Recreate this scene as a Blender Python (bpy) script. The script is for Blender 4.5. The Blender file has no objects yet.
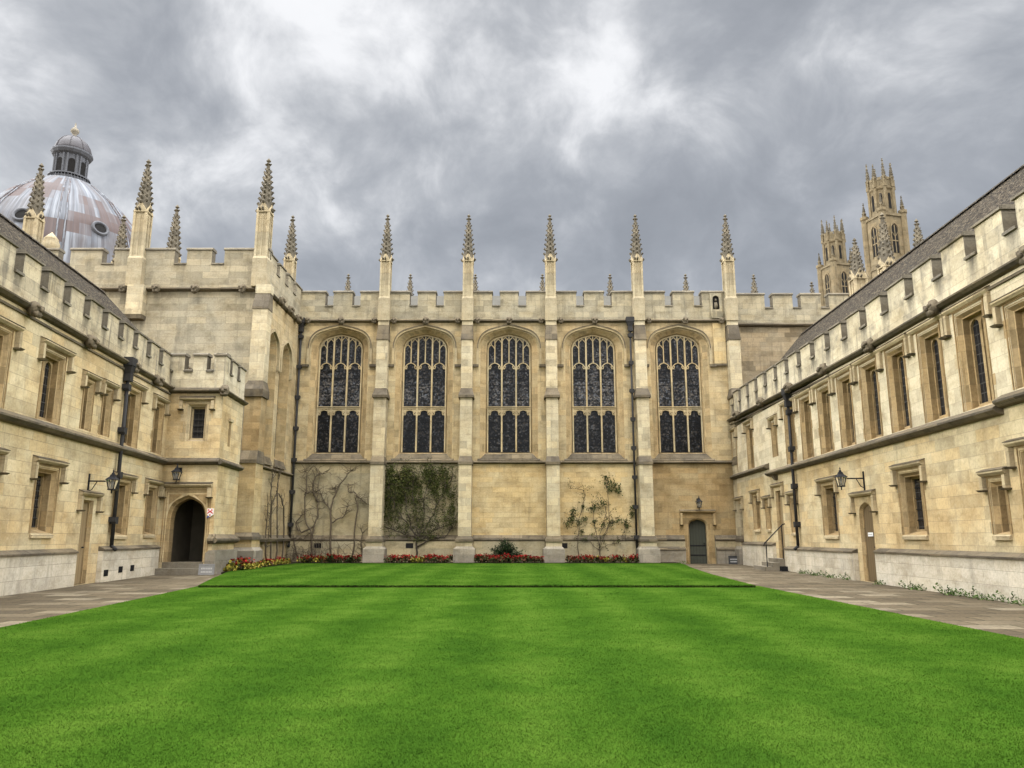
import bpy, math, random
import numpy as np
from mathutils import Vector, Matrix, noise as mnoise
from mathutils.geometry import tessellate_polygon
R = math.radians
random.seed(11)
SC = bpy.context.scene
COL = SC.collection

# ------------------------------------------------------------------ camera, sky, sun, exposure
cd = bpy.data.cameras.new('camera'); cam = bpy.data.objects.new('camera', cd); COL.objects.link(cam)
cd.sensor_width = 36.0; cd.lens = 27.035; cd.clip_end = 3000; cd.clip_start = 0.1
cam.location = (0, 0, 1.4); cam.rotation_euler = (R(90 + 11.252), 0, 0)
SC.camera = cam

SUN_EL, SUN_AZ = 56.0, 176.0            # behind the camera, thin cloud; azimuth clockwise from +Y
sl = bpy.data.lights.new('sun', 'SUN'); sun = bpy.data.objects.new('sun', sl); COL.objects.link(sun)
sl.energy = 0.9; sl.angle = R(26); sl.color = (1.0, 0.95, 0.87)
az = R(SUN_AZ); el = R(SUN_EL)
sdir = Vector((math.sin(az)*math.cos(el), math.cos(az)*math.cos(el), math.sin(el)))
sun.rotation_euler = sdir.to_track_quat('Z', 'Y').to_euler()

W = bpy.data.worlds.new('World'); SC.world = W; W.use_nodes = True
def build_world():
    nt = W.node_tree; N = nt.nodes; L = nt.links; N.clear()
    out = N.new('ShaderNodeOutputWorld'); bg = N.new('ShaderNodeBackground'); bg.inputs['Strength'].default_value = 0.1
    L.new(bg.outputs[0], out.inputs[0])
    sky = N.new('ShaderNodeTexSky'); sky.sky_type = 'NISHITA'; sky.sun_disc = False
    sky.sun_elevation = el; sky.sun_rotation = az
    tc = N.new('ShaderNodeTexCoord'); sep = N.new('ShaderNodeSeparateXYZ'); L.new(tc.outputs['Generated'], sep.inputs[0])
    def M(op, a, b=None, c=None, clamp=False):
        m = N.new('ShaderNodeMath'); m.operation = op; m.use_clamp = clamp
        for i, q in enumerate((a, b, c)):
            if q is None: continue
            if isinstance(q, (int, float)): m.inputs[i].default_value = q
            else: L.new(q, m.inputs[i])
        return m.outputs[0]
    x, y, z = sep.outputs
    zc = M('ADD', M('MAXIMUM', z, 0.0), 0.75)
    px = M('DIVIDE', x, zc); py = M('DIVIDE', y, zc)
    cmb = N.new('ShaderNodeCombineXYZ'); L.new(px, cmb.inputs[0]); L.new(py, cmb.inputs[1]); cmb.inputs[2].default_value = 3.7
    def noise(vec, scale, det, rough, dist=0.0, off=(0, 0, 0), sc=(1, 1, 1)):
        mp = N.new('ShaderNodeMapping'); mp.inputs['Location'].default_value = off; mp.inputs['Scale'].default_value = sc
        L.new(vec, mp.inputs[0])
        n = N.new('ShaderNodeTexNoise'); n.inputs['Scale'].default_value = scale; n.inputs['Detail'].default_value = det
        n.inputs['Roughness'].default_value = rough; n.inputs['Distortion'].default_value = dist
        L.new(mp.outputs[0], n.inputs['Vector']); return n.outputs['Fac']
    wn = N.new('ShaderNodeTexNoise'); wn.inputs['Scale'].default_value = 2.6; wn.inputs['Detail'].default_value = 4; L.new(cmb.outputs[0], wn.inputs['Vector'])
    wv = N.new('ShaderNodeVectorMath'); wv.operation = 'MULTIPLY_ADD'; L.new(wn.outputs['Color'], wv.inputs[0]); wv.inputs[1].default_value = (0.16, 0.16, 0); L.new(cmb.outputs[0], wv.inputs[2])
    n1 = noise(wv.outputs[0], 3.4, 6, 0.5, 0.0, (0.9, 0.35, 0))
    n2 = noise(wv.outputs[0], 8.5, 7, 0.58, 0.25, (4.2, 1.3, 0))
    n3 = noise(cmb.outputs[0], 1.2, 2, 0.5, 0.0, (1.2, 7.1, 0))
    s = M('ADD', M('ADD', M('MULTIPLY', n1, 0.52), M('MULTIPLY', n2, 0.44)), M('MULTIPLY', n3, 0.22))
    # the left part of the sky is broken and brighter
    s = M('ADD', s, M('MULTIPLY', px, -0.04))
    ramp = N.new('ShaderNodeValToRGB'); L.new(s, ramp.inputs[0])
    cr = ramp.color_ramp; cr.interpolation = 'B_SPLINE'
    cols = [(0.44, (1.25, 1.31, 1.41)), (0.535, (1.60, 1.67, 1.79)), (0.595, (2.08, 2.14, 2.24)), (0.645, (2.9, 2.94, 3.02)), (0.71, (4.2, 4.21, 4.25))]
    while len(cr.elements) < len(cols): cr.elements.new(0.5)
    for e, (p, c) in zip(cr.elements, cols): e.position = p; e.color = (c[0]/10, c[1]/10, c[2]/10, 1)
    sc10 = N.new('ShaderNodeVectorMath'); sc10.operation = 'SCALE'; L.new(ramp.outputs[0], sc10.inputs[0])
    # sky boost added out of view to light walls: overhead, sides, behind, veiled sun
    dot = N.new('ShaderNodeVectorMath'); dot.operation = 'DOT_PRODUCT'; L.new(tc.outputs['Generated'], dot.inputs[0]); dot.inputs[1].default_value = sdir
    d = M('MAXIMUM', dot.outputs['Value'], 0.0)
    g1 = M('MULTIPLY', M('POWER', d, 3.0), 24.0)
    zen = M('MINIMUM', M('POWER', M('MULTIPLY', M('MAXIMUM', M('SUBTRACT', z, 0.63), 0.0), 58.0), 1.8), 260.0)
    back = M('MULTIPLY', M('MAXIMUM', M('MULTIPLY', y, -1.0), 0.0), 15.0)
    sides = M('MULTIPLY', M('MAXIMUM', M('SUBTRACT', M('ABSOLUTE', x), 0.60), 0.0), 420.0)  # sideways sky brightened beyond the frame, added to light the wing walls
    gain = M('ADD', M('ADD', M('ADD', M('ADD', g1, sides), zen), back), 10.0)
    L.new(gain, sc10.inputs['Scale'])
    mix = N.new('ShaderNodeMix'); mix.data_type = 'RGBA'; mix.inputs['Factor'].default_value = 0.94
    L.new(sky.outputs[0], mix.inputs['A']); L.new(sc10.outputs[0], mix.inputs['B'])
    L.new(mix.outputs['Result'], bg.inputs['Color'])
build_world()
vs = SC.view_settings; vs.view_transform = 'Standard'; vs.look = 'None'; vs.exposure = 1.28; vs.gamma = 1.0
SC.cycles.max_bounces = 6; SC.cycles.diffuse_bounces = 3; SC.cycles.glossy_bounces = 2; SC.cycles.transmission_bounces = 4
SC.cycles.transparent_max_bounces = 6

# ------------------------------------------------------------------ materials
class NT:
    def __init__(s, name, rough=0.9, spec=0.2):
        s.mat = bpy.data.materials.new(name); s.mat.use_nodes = True
        s.n = s.mat.node_tree.nodes; s.l = s.mat.node_tree.links
        s.b = s.n['Principled BSDF']; s.b.inputs['Roughness'].default_value = rough
        s.b.inputs['Specular IOR Level'].default_value = spec
        s.tc = s.n.new('ShaderNodeTexCoord')
    def math(s, op, a, b=None, clamp=False):
        m = s.n.new('ShaderNodeMath'); m.operation = op; m.use_clamp = clamp
        for i, q in enumerate((a, b)):
            if q is None: continue
            if isinstance(q, (int, float)): m.inputs[i].default_value = q
            else: s.l.new(q, m.inputs[i])
        return m.outputs[0]
    def vec(s, src='Object', scale=(1, 1, 1), loc=(0, 0, 0)):
        mp = s.n.new('ShaderNodeMapping'); mp.inputs['Scale'].default_value = scale; mp.inputs['Location'].default_value = loc
        s.l.new(s.tc.outputs[src], mp.inputs[0]); return mp.outputs[0]
    def noise(s, v, scale, det=4, rough=0.55, dist=0.0):
        n = s.n.new('ShaderNodeTexNoise'); n.inputs['Scale'].default_value = scale; n.inputs['Detail'].default_value = det
        n.inputs['Roughness'].default_value = rough; n.inputs['Distortion'].default_value = dist
        s.l.new(v, n.inputs['Vector']); return n.outputs['Fac']
    def ramp(s, f, stops, interp='LINEAR'):
        r = s.n.new('ShaderNodeValToRGB'); r.color_ramp.interpolation = interp; e = r.color_ramp.elements
        while len(e) < len(stops): e.new(0.5)
        for q, (p, c) in zip(e, stops):
            q.position = p; q.color = (c, c, c, 1) if isinstance(c, (int, float)) else (c[0], c[1], c[2], 1)
        s.l.new(f, r.inputs[0]); return r.outputs[0]
    def mix(s, f, a, b, mode='MIX'):
        m = s.n.new('ShaderNodeMix'); m.data_type = 'RGBA'; m.blend_type = mode
        for k, q in (('Factor', f), ('A', a), ('B', b)):
            if isinstance(q, (int, float)): m.inputs[k].default_value = q
            elif isinstance(q, tuple): m.inputs[k].default_value = (q[0], q[1], q[2], 1)
            else: s.l.new(q, m.inputs[k])
        return m.outputs['Result']
    def bump(s, h, strength=0.3, dist=0.02):
        b = s.n.new('ShaderNodeBump'); b.inputs['Strength'].default_value = strength; b.inputs['Distance'].default_value = dist
        s.l.new(h, b.inputs['Height']); s.l.new(b.outputs[0], s.b.inputs['Normal'])
    def color(s, c):
        if isinstance(c, tuple): s.b.inputs['Base Color'].default_value = (c[0], c[1], c[2], 1)
        else: s.l.new(c, s.b.inputs['Base Color'])
        return s.mat

def mul(c, k): return tuple(min(0.9, v*k) for v in c)

def stone(name, base, dark, warm, bw=0.75, bh=0.31, stain=0.35, warmth=0.5, streak=0.4, vary=0.16, joints=0.5, lichen=0.3, spots=0.25, runs=None):
    """ashlar: blocks of slightly different stone, patches of ochre, grey rain staining, fine joints"""
    t = NT(name, 0.92, 0.12); dark = mul(dark, 0.62); vary *= 1.25
    uv = t.vec('UV')
    br = t.n.new('ShaderNodeTexBrick'); t.l.new(uv, br.inputs['Vector'])
    br.inputs['Scale'].default_value = 1.0; br.inputs['Brick Width'].default_value = bw; br.inputs['Row Height'].default_value = bh
    br.inputs['Mortar Size'].default_value = 0.007; br.inputs['Mortar Smooth'].default_value = 0.4; br.inputs['Bias'].default_value = 0.0
    br.inputs['Color1'].default_value = (0, 0, 0, 1); br.inputs['Color2'].default_value = (1, 1, 1, 1); br.inputs['Mortar'].default_value = (0.5, 0.5, 0.5, 1)
    br.offset_frequency = 2; br.squash = 1.35; br.squash_frequency = 3
    big = t.noise(t.vec('UV', (1, 1, 1), (3.1, 1.7, 0)), 0.42, 5, 0.6, 0.4)
    med = t.noise(t.vec('UV', (1, 1, 1), (9.3, 4.7, 0)), 1.7, 6, 0.65, 0.3)
    fine = t.noise(t.vec('UV'), 14, 5, 0.7)
    grain = t.noise(t.vec('UV'), 60, 3, 0.6)
    blk = t.ramp(br.outputs['Color'], [(0.0, 1 - vary), (0.45, 1.0), (1.0, 1 + vary*0.6)])
    wf = t.math('MULTIPLY', t.ramp(big, [(0.42, 0.0), (0.62, 1.0)]), warmth)
    wb = t.math('MULTIPLY', t.ramp(br.outputs['Color'], [(0.70, 0.0), (0.86, 1.0)], 'LINEAR'), warmth*0.8)
    c = t.mix(t.math('MAXIMUM', wf, wb), base, warm)
    c = t.mix(1.0, c, blk, 'MULTIPLY')
    c = t.mix(1.0, c, t.ramp(fine, [(0.25, 0.74), (0.5, 1.0), (0.8, 1.14)]), 'MULTIPLY')
    c = t.mix(1.0, c, t.ramp(t.noise(t.vec('UV', (1, 1.6, 1), (1.2, 6.6, 0)), 0.9, 7, 0.72, 0.3), [(0.30, (0.66, 0.62, 0.55)), (0.5, (0.98, 0.97, 0.95)), (0.70, (1.10, 1.10, 1.10))]), 'MULTIPLY')
    st = t.math('MULTIPLY', t.ramp(med, [(0.50, 0.0), (0.74, 1.0)]), stain)
    c = t.mix(st, c, dark)
    sv = t.noise(t.vec('UV', (2.6, 0.22, 1), (5.5, 0.3, 0)), 1.6, 6, 0.62, 0.2)
    sm = t.math('MULTIPLY', t.ramp(sv, [(0.54, 0.0), (0.72, 1.0)]), streak)
    c = t.mix(sm, c, mul(dark, 0.8))
    sp = t.math('MULTIPLY', t.ramp(t.noise(t.vec('UV', (1, 1, 1), (2, 8, 0)), 5.5, 4, 0.7), [(0.63, 0.0), (0.70, 1.0)]), spots)
    c = t.mix(sp, c, mul(dark, 0.75))
    if runs:      # rain-washed grime that has run down the wall from each gap in the battlements
        ru, rp, rz = runs; sx = t.n.new('ShaderNodeSeparateXYZ'); t.l.new(uv, sx.inputs[0])
        ds = t.math('MULTIPLY', t.math('ABSOLUTE', t.math('SUBTRACT', t.math('FRACT', t.math('ADD', t.math('DIVIDE', t.math('SUBTRACT', sx.outputs[0], ru), rp), 0.5)), 0.5)), rp)
        wob = t.math('ADD', ds, t.math('MULTIPLY', t.math('SUBTRACT', t.noise(t.vec('UV', (3, 1, 1)), 2.0, 4, 0.6), 0.5), 0.35))
        m1 = t.ramp(wob, [(0.10, 1.0), (0.30, 0.0)]); dz = t.math('SUBTRACT', rz, sx.outputs[1])
        m2 = t.ramp(t.math('ADD', dz, t.math('MULTIPLY', t.noise(t.vec('UV', (4, 0.5, 1)), 2.0, 3, 0.6), 0.7)), [(0.2, 0.95), (1.15, 0.0)])
        c = t.mix(t.math('MULTIPLY', t.math('MULTIPLY', m1, m2), 0.85), c, (0.045, 0.04, 0.034))
    lf = t.math('MULTIPLY', t.ramp(t.noise(t.vec('UV', (1, 1, 1), (7, 3, 0)), 3.3, 5, 0.7), [(0.60, 0.0), (0.66, 1.0)]), lichen)
    c = t.mix(lf, c, mul(base, 1.25))
    c = t.mix(t.math('MULTIPLY', br.outputs['Fac'], joints), c, mul(dark, 0.9))
    h = t.math('ADD', t.math('MULTIPLY', br.outputs['Fac'], -0.5), t.math('ADD', t.math('MULTIPLY', fine, 0.5), t.math('MULTIPLY', grain, 0.25)))
    t.bump(h, 0.6, 0.03)
    return t.color(c)

CREAM = (0.53, 0.445, 0.285); GREYD = (0.17, 0.145, 0.105); OCHRE = (0.40, 0.29, 0.145)
M = {}
M['wing'] = stone('honey_ashlar', (0.54, 0.445, 0.272), (0.25, 0.21, 0.145), (0.46, 0.325, 0.155), 0.72, 0.30, 0.30, 0.8, 0.28, 0.16, 0.42, 0.25, 0.25)
M['wing_parapet'] = stone('weathered_parapet_stone', (0.455, 0.40, 0.285), (0.17, 0.15, 0.12), (0.42, 0.34, 0.20), 0.85, 0.36, 0.5, 0.4, 0.65, 0.13, 0.4, 0.3, 0.35)
M['wing_pale'] = stone('pale_upper_ashlar', (0.52, 0.445, 0.305), (0.27, 0.225, 0.155), (0.45, 0.36, 0.215), 0.55, 0.36, 0.25, 0.45, 0.3, 0.16, 0.4, 0.3, 0.15)
M['parapet_left'] = stone('left_parapet_stone', (0.43, 0.365, 0.245), (0.17, 0.15, 0.12), (0.42, 0.34, 0.20), 0.85, 0.36, 0.8, 0.4, 0.8, 0.14, 0.4, 0.3, 0.6, runs=(-26.06, 1.3, 7.9))
M['parapet_right'] = stone('right_parapet_stone', (0.46, 0.4, 0.28), (0.19, 0.165, 0.13), (0.42, 0.34, 0.20), 0.85, 0.36, 0.75, 0.4, 0.7, 0.14, 0.4, 0.3, 0.6, runs=(0.72, 1.588, 7.9))
M['plinth'] = stone('pale_plinth_stone', (0.53, 0.475, 0.37), (0.27, 0.24, 0.19), (0.45, 0.365, 0.235), 0.95, 0.33, 0.3, 0.3, 0.4, 0.12, 0.5, 0.3, 0.3)
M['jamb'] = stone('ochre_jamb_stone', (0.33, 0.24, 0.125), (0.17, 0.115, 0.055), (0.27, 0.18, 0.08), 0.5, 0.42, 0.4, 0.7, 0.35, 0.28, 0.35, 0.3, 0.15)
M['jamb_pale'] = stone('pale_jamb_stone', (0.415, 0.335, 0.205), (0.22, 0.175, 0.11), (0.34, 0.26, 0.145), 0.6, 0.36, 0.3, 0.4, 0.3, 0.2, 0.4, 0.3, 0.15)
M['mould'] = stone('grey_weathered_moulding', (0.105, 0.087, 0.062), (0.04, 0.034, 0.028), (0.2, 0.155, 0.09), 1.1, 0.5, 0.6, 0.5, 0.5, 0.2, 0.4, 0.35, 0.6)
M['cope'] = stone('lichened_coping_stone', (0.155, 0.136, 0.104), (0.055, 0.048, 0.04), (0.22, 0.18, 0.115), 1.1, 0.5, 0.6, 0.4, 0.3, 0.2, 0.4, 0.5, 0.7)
M['chapel'] = stone('chapel_ashlar', (0.41, 0.33, 0.195), (0.20, 0.165, 0.105), (0.385, 0.27, 0.125), 0.8, 0.32, 0.42, 0.6, 0.4, 0.17, 0.45, 0.3, 0.25)
M['chapel_high'] = stone('chapel_parapet_ashlar', (0.29, 0.255, 0.178), (0.15, 0.132, 0.1), (0.34, 0.27, 0.15), 0.8, 0.34, 0.6, 0.4, 0.55, 0.2, 0.45, 0.35, 0.5)
M['buttress'] = stone('buttress_ashlar', (0.42, 0.36, 0.24), (0.20, 0.175, 0.125), (0.40, 0.30, 0.16), 0.7, 0.38, 0.3, 0.45, 0.35, 0.2, 0.5, 0.3, 0.25)
M['panel_pale'] = stone('pale_wall_panel', (0.445, 0.35, 0.195), (0.28, 0.22, 0.125), (0.42, 0.29, 0.125), 0.7, 0.27, 0.3, 0.7, 0.3, 0.13, 0.4, 0.3, 0.1)
M['panel_grey'] = stone('rendered_grey_panel', (0.295, 0.255, 0.165), (0.19, 0.165, 0.11), (0.33, 0.26, 0.14), 1.6, 0.8, 0.6, 0.6, 0.4, 0.1, 0.15, 0.2, 0.2)
M['panel_ochre'] = stone('ochre_wall_panel', (0.31, 0.235, 0.125), (0.2, 0.145, 0.075), (0.27, 0.18, 0.08), 0.75, 0.30, 0.4, 0.8, 0.4, 0.2, 0.4, 0.15, 0.15)
M['grey_base'] = stone('grey_footing_stone', (0.215, 0.19, 0.148), (0.15, 0.135, 0.11), (0.32, 0.27, 0.19), 0.9, 0.5, 0.5, 0.3, 0.5, 0.16, 0.5, 0.4, 0.4)
M['ante'] = stone('antechapel_ashlar', (0.285, 0.25, 0.175), (0.16, 0.14, 0.105), (0.32, 0.255, 0.15), 0.95, 0.33, 0.5, 0.45, 0.4, 0.19, 0.45, 0.35, 0.35)
M['shaft'] = stone('pinnacle_shaft_stone', (0.36, 0.305, 0.2), (0.16, 0.135, 0.095), (0.32, 0.24, 0.13), 1.4, 0.7, 0.35, 0.5, 0.5, 0.15, 0.3, 0.3, 0.3)
M['spire'] = stone('grey_crocketed_stone', (0.115, 0.1, 0.074), (0.05, 0.043, 0.034), (0.2, 0.16, 0.1), 0.6, 0.4, 0.65, 0.4, 0.5, 0.2, 0.2, 0.4, 0.7)
M['tower'] = stone('tower_limestone', (0.17, 0.136, 0.082), (0.09, 0.075, 0.05), (0.19, 0.14, 0.075), 0.9, 0.4, 0.45, 0.5, 0.5, 0.15, 0.3, 0.25, 0.3)
M['tower_grey'] = stone('tower_weathered_stone', (0.105, 0.09, 0.065), (0.12, 0.105, 0.08), (0.32, 0.26, 0.155), 0.8, 0.4, 0.6, 0.4, 0.5, 0.15, 0.3, 0.3, 0.6)
M['tracery'] = stone('tracery_stone', (0.35, 0.29, 0.18), (0.25, 0.20, 0.125), (0.41, 0.29, 0.14), 2, 1.1, 0.35, 0.5, 0.3, 0.15, 0.1, 0.3, 0.1)
M['splay'] = stone('window_splay_stone', (0.345, 0.265, 0.145), (0.20, 0.15, 0.085), (0.32, 0.215, 0.10), 0.9, 0.4, 0.35, 0.6, 0.3, 0.2, 0.3, 0.3, 0.1)
M['hall'] = stone('patched_brown_stone', (0.25, 0.205, 0.135), (0.15, 0.125, 0.09), (0.23, 0.165, 0.09), 0.7, 0.28, 0.5, 0.6, 0.4, 0.35, 0.5, 0.2, 0.4)
M['step'] = stone('worn_step_stone', (0.17, 0.148, 0.112), (0.17, 0.155, 0.125), (0.33, 0.28, 0.20), 1.2, 0.9, 0.5, 0.3, 0.3, 0.15, 0.3, 0.3, 0.3)

def slate():
    t = NT('stone_slate_roof', 0.95, 0.1)
    br = t.n.new('ShaderNodeTexBrick'); t.l.new(t.vec('UV'), br.inputs['Vector'])
    br.inputs['Scale'].default_value = 1; br.inputs['Brick Width'].default_value = 0.09; br.inputs['Row Height'].default_value = 0.065
    br.inputs['Mortar Size'].default_value = 0.009; br.inputs['Mortar Smooth'].default_value = 0.3
    br.inputs['Color1'].default_value = (0, 0, 0, 1); br.inputs['Color2'].default_value = (1, 1, 1, 1); br.inputs['Mortar'].default_value = (0, 0, 0, 1)
    c = t.ramp(br.outputs['Color'], [(0, (0.016, 0.013, 0.010)), (0.4, (0.043, 0.033, 0.021)), (0.75, (0.072, 0.056, 0.036)), (1, (0.135, 0.108, 0.072))])
    n = t.noise(t.vec('UV'), 2.2, 6, 0.7)
    c = t.mix(t.math('MULTIPLY', t.ramp(n, [(0.48, 0), (0.68, 1)]), 0.6), c, (0.04, 0.035, 0.026))
    n2 = t.noise(t.vec('UV', loc=(5, 2, 0)), 9, 4, 0.7)
    c = t.mix(t.math('MULTIPLY', t.ramp(n2, [(0.58, 0), (0.66, 1)]), 0.5), c, (0.16, 0.145, 0.11))
    t.bump(t.math('ADD', br.outputs['Color'], t.math('MULTIPLY', br.outputs['Fac'], -1.0)), 0.9, 0.06)
    return t.color(c)
M['slate'] = slate()

def simple(name, c, rough=0.6, spec=0.3, var=0.25, scale=6, metal=0.0, stretch=(1, 1, 1)):
    t = NT(name, rough, spec); t.b.inputs['Metallic'].default_value = metal
    n = t.noise(t.vec('Object', stretch), scale, 5, 0.65)
    return t.color(t.mix(n, mul(c, 1 - var), mul(c, 1 + var)))
M['iron'] = simple('black_painted_iron', (0.010, 0.010, 0.011), 0.6, 0.15)
M['pipe'] = simple('dark_lead_pipe', (0.030, 0.028, 0.026), 0.7, 0.1, 0.4)
M['lead'] = simple('grey_lead_sheet', (0.085, 0.08, 0.068), 1.0, 0.0, 0.3, 2)
M['dark'] = simple('dark_interior', (0.012, 0.011, 0.010), 0.9, 0.1)
M['passage'] = simple('dim_passage_plaster', (0.10, 0.085, 0.06), 0.95, 0.05, 0.4, 2)
M['soil'] = simple('bed_soil', (0.016, 0.012, 0.008), 1.0, 0.05, 0.4, 14)
M['bark'] = simple('grey_brown_bark', (0.085, 0.066, 0.045), 0.95, 0.1, 0.4, 20)
M['twig'] = simple('dark_bark', (0.045, 0.036, 0.027), 0.95, 0.1, 0.4, 20)
def planks(name, c, pitch=0.16, var=0.3):
    t = NT(name, 0.75, 0.25)
    w = t.n.new('ShaderNodeTexWave'); w.bands_direction = 'X'; w.inputs['Scale'].default_value = 0.314/pitch; w.wave_profile = 'SAW'
    t.l.new(t.vec('UV'), w.inputs['Vector'])
    n = t.noise(t.vec('UV', (9, 0.8, 1)), 3, 5, 0.65)
    cc = t.mix(n, mul(c, 1 - var), mul(c, 1 + var))
    cc = t.mix(t.ramp(w.outputs['Fac'], [(0.0, 1), (0.06, 0), (0.94, 0), (1.0, 1)]), cc, mul(c, 0.25))
    t.bump(t.math('ADD', t.math('MULTIPLY', n, 0.4), t.ramp(w.outputs['Fac'], [(0, 0), (0.06, 1), (0.94, 1), (1, 0)])), 0.4, 0.01)
    return t.color(cc)
M['oak_green'] = planks('weathered_green_grey_door', (0.04, 0.042, 0.030))
M['oak_pale'] = planks('pale_oak_door', (0.24, 0.17, 0.085))
M['oak_brown'] = planks('brown_oak_door', (0.13, 0.088, 0.042))

def leaded(name):
    """old painted glass set in lead: small dark pieces, some silvery, a pale figure under a canopy in each light"""
    t = NT(name, 0.28, 0.14); uv = t.vec('UV'); oi = t.n.new('ShaderNodeObjectInfo')
    va = t.n.new('ShaderNodeVectorMath'); va.operation = 'ADD'; t.l.new(uv, va.inputs[0]); t.l.new(t.math('MULTIPLY', oi.outputs['Random'], 37.0), va.inputs[1]); uv = va.outputs[0]
    def vor(scale, feat):
        v = t.n.new('ShaderNodeTexVoronoi'); v.feature = feat; v.inputs['Scale'].default_value = scale; t.l.new(uv, v.inputs['Vector']); return v
    v1 = vor(12.0, 'F1'); v2 = vor(12.0, 'DISTANCE_TO_EDGE'); sp = t.n.new('ShaderNodeSeparateColor'); t.l.new(v1.outputs['Color'], sp.inputs[0])
    mp = t.n.new('ShaderNodeMapping'); mp.inputs['Scale'].default_value = (2.4, 0.9, 1); t.l.new(uv, mp.inputs[0]); n = t.noise(mp.outputs[0], 1.0, 5, 0.7, 0.4)
    sz = t.n.new('ShaderNodeSeparateXYZ'); t.l.new(t.tc.outputs['UV'], sz.inputs[0])
    up = t.ramp(t.math('MULTIPLY', sz.outputs[1], 0.1), [(0.83, 0.0), (0.87, 1.0), (1.05, 0.9), (1.07, 0.35)])
    f = t.math('ADD', t.math('ADD', t.math('MULTIPLY', sp.outputs[0], 0.40), t.math('MULTIPLY', n, 0.66)), t.math('MULTIPLY', up, t.math('ADD', 0.08, t.math('MULTIPLY', oi.outputs['Random'], 0.15))))
    c = t.ramp(f, [(0.36, (0.004, 0.0045, 0.005)), (0.58, (0.010, 0.010, 0.0105)), (0.72, (0.045, 0.043, 0.041)), (0.92, (0.125, 0.122, 0.12))])
    tint = t.mix(sp.outputs[2], (1.0, 0.86, 0.7), (0.85, 0.95, 1.12)); c = t.mix(1.0, c, tint, 'MULTIPLY')
    c = t.mix(t.ramp(v2.outputs['Distance'], [(0.0, 1.0), (0.06, 0.0)]), c, (0.006, 0.006, 0.006))
    t.bump(t.math('ADD', sp.outputs[1], t.math('MULTIPLY', n, 0.3)), 0.22, 0.05)
    return t.color(c)
M['glass_chapel'] = leaded('chapel_leaded_glass')
def lattice_glass():
    t = NT('lattice_window_glass', 0.15, 0.2)
    uv = t.vec('UV', (1, 1, 1)); sp = t.n.new('ShaderNodeSeparateXYZ'); t.l.new(uv, sp.inputs[0])
    def line(o, pitch): return t.ramp(t.math('ABSOLUTE', t.math('SUBTRACT', t.math('FRACT', t.math('DIVIDE', o, pitch)), 0.5)), [(0.42, 0), (0.46, 1)])
    g = t.math('MAXIMUM', line(sp.outputs[0], 0.16), line(sp.outputs[1], 0.24))
    n = t.noise(t.vec('UV'), 2.5, 3, 0.5)
    c = t.mix(n, (0.006, 0.006, 0.0065), (0.022, 0.022, 0.023)); c = t.mix(g, c, (0.045, 0.042, 0.037))
    t.bump(n, 0.15, 0.05); return t.color(c)
M['glass_wing'] = lattice_glass()
def lamp_glass():
    t = NT('lantern_glass', 0.1, 0.5); t.b.inputs['Transmission Weight'].default_value = 0.9; t.b.inputs['IOR'].default_value = 1.1
    return t.color((0.86, 0.85, 0.8))
M['lampglass'] = lamp_glass()

def dome_lead():
    """sheet lead on the dome: pale washed bands, bare grey, red-brown oxide patches, vertical seams"""
    t = NT('dome_sheet_lead', 0.65, 0.25)
    uv = t.vec('UV')
    a = t.noise(t.vec('UV', (0.55, 0.07, 1), (2.35, 0.1, 0)), 1.0, 5, 0.6, 0.3)
    b = t.noise(t.vec('UV', (3.2, 0.10, 1), (1.3, 4.2, 0)), 1.0, 5, 0.6)
    sn = t.n.new('ShaderNodeVectorMath'); sn.operation = 'SNAP'; t.l.new(uv, sn.inputs[0]); sn.inputs[1].default_value = (0.37035, 1.4, 1.0)
    mp = t.n.new('ShaderNodeMapping'); mp.inputs['Scale'].default_value = (0.30, 0.22, 1); mp.inputs['Location'].default_value = (2.6, 0.9, 0); t.l.new(sn.outputs[0], mp.inputs[0])
    p = t.noise(mp.outputs[0], 1.0, 2, 0.5, 0.1)
    c = t.ramp(b, [(0.36, (0.062, 0.066, 0.075)), (0.5, (0.10, 0.105, 0.116)), (0.64, (0.18, 0.188, 0.20))])
    c = t.mix(t.ramp(a, [(0.40, 0.8), (0.55, 0.0)]), c, (0.07, 0.058, 0.054))
    red = t.mix(b, (0.038, 0.023, 0.018), (0.075, 0.045, 0.036))
    c = t.mix(t.ramp(p, [(0.53, 0.0), (0.56, 0.9)]), c, red)
    sp = t.n.new('ShaderNodeSeparateXYZ'); t.l.new(uv, sp.inputs[0])
    seam = t.ramp(t.math('ABSOLUTE', t.math('SUBTRACT', t.math('FRACT', t.math('MULTIPLY', sp.outputs[0], 2.7)), 0.5)), [(0.44, 0), (0.48, 1)])
    c = t.mix(t.math('MULTIPLY', seam, 0.6), c, (0.04, 0.038, 0.04))
    t.bump(seam, 0.3, 0.05)
    return t.color(c)
M['dome'] = dome_lead()
M['lantern_lead'] = simple('lantern_stone_and_lead', (0.075, 0.075, 0.079), 0.7, 0.25, 0.45, 1.6, 0, (1, 1, 0.3))
M['lantern_cap'] = simple('lantern_cap_lead', (0.045, 0.04, 0.041), 0.6, 0.3, 0.5, 1.3, 0, (1, 1, 0.3))

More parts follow.
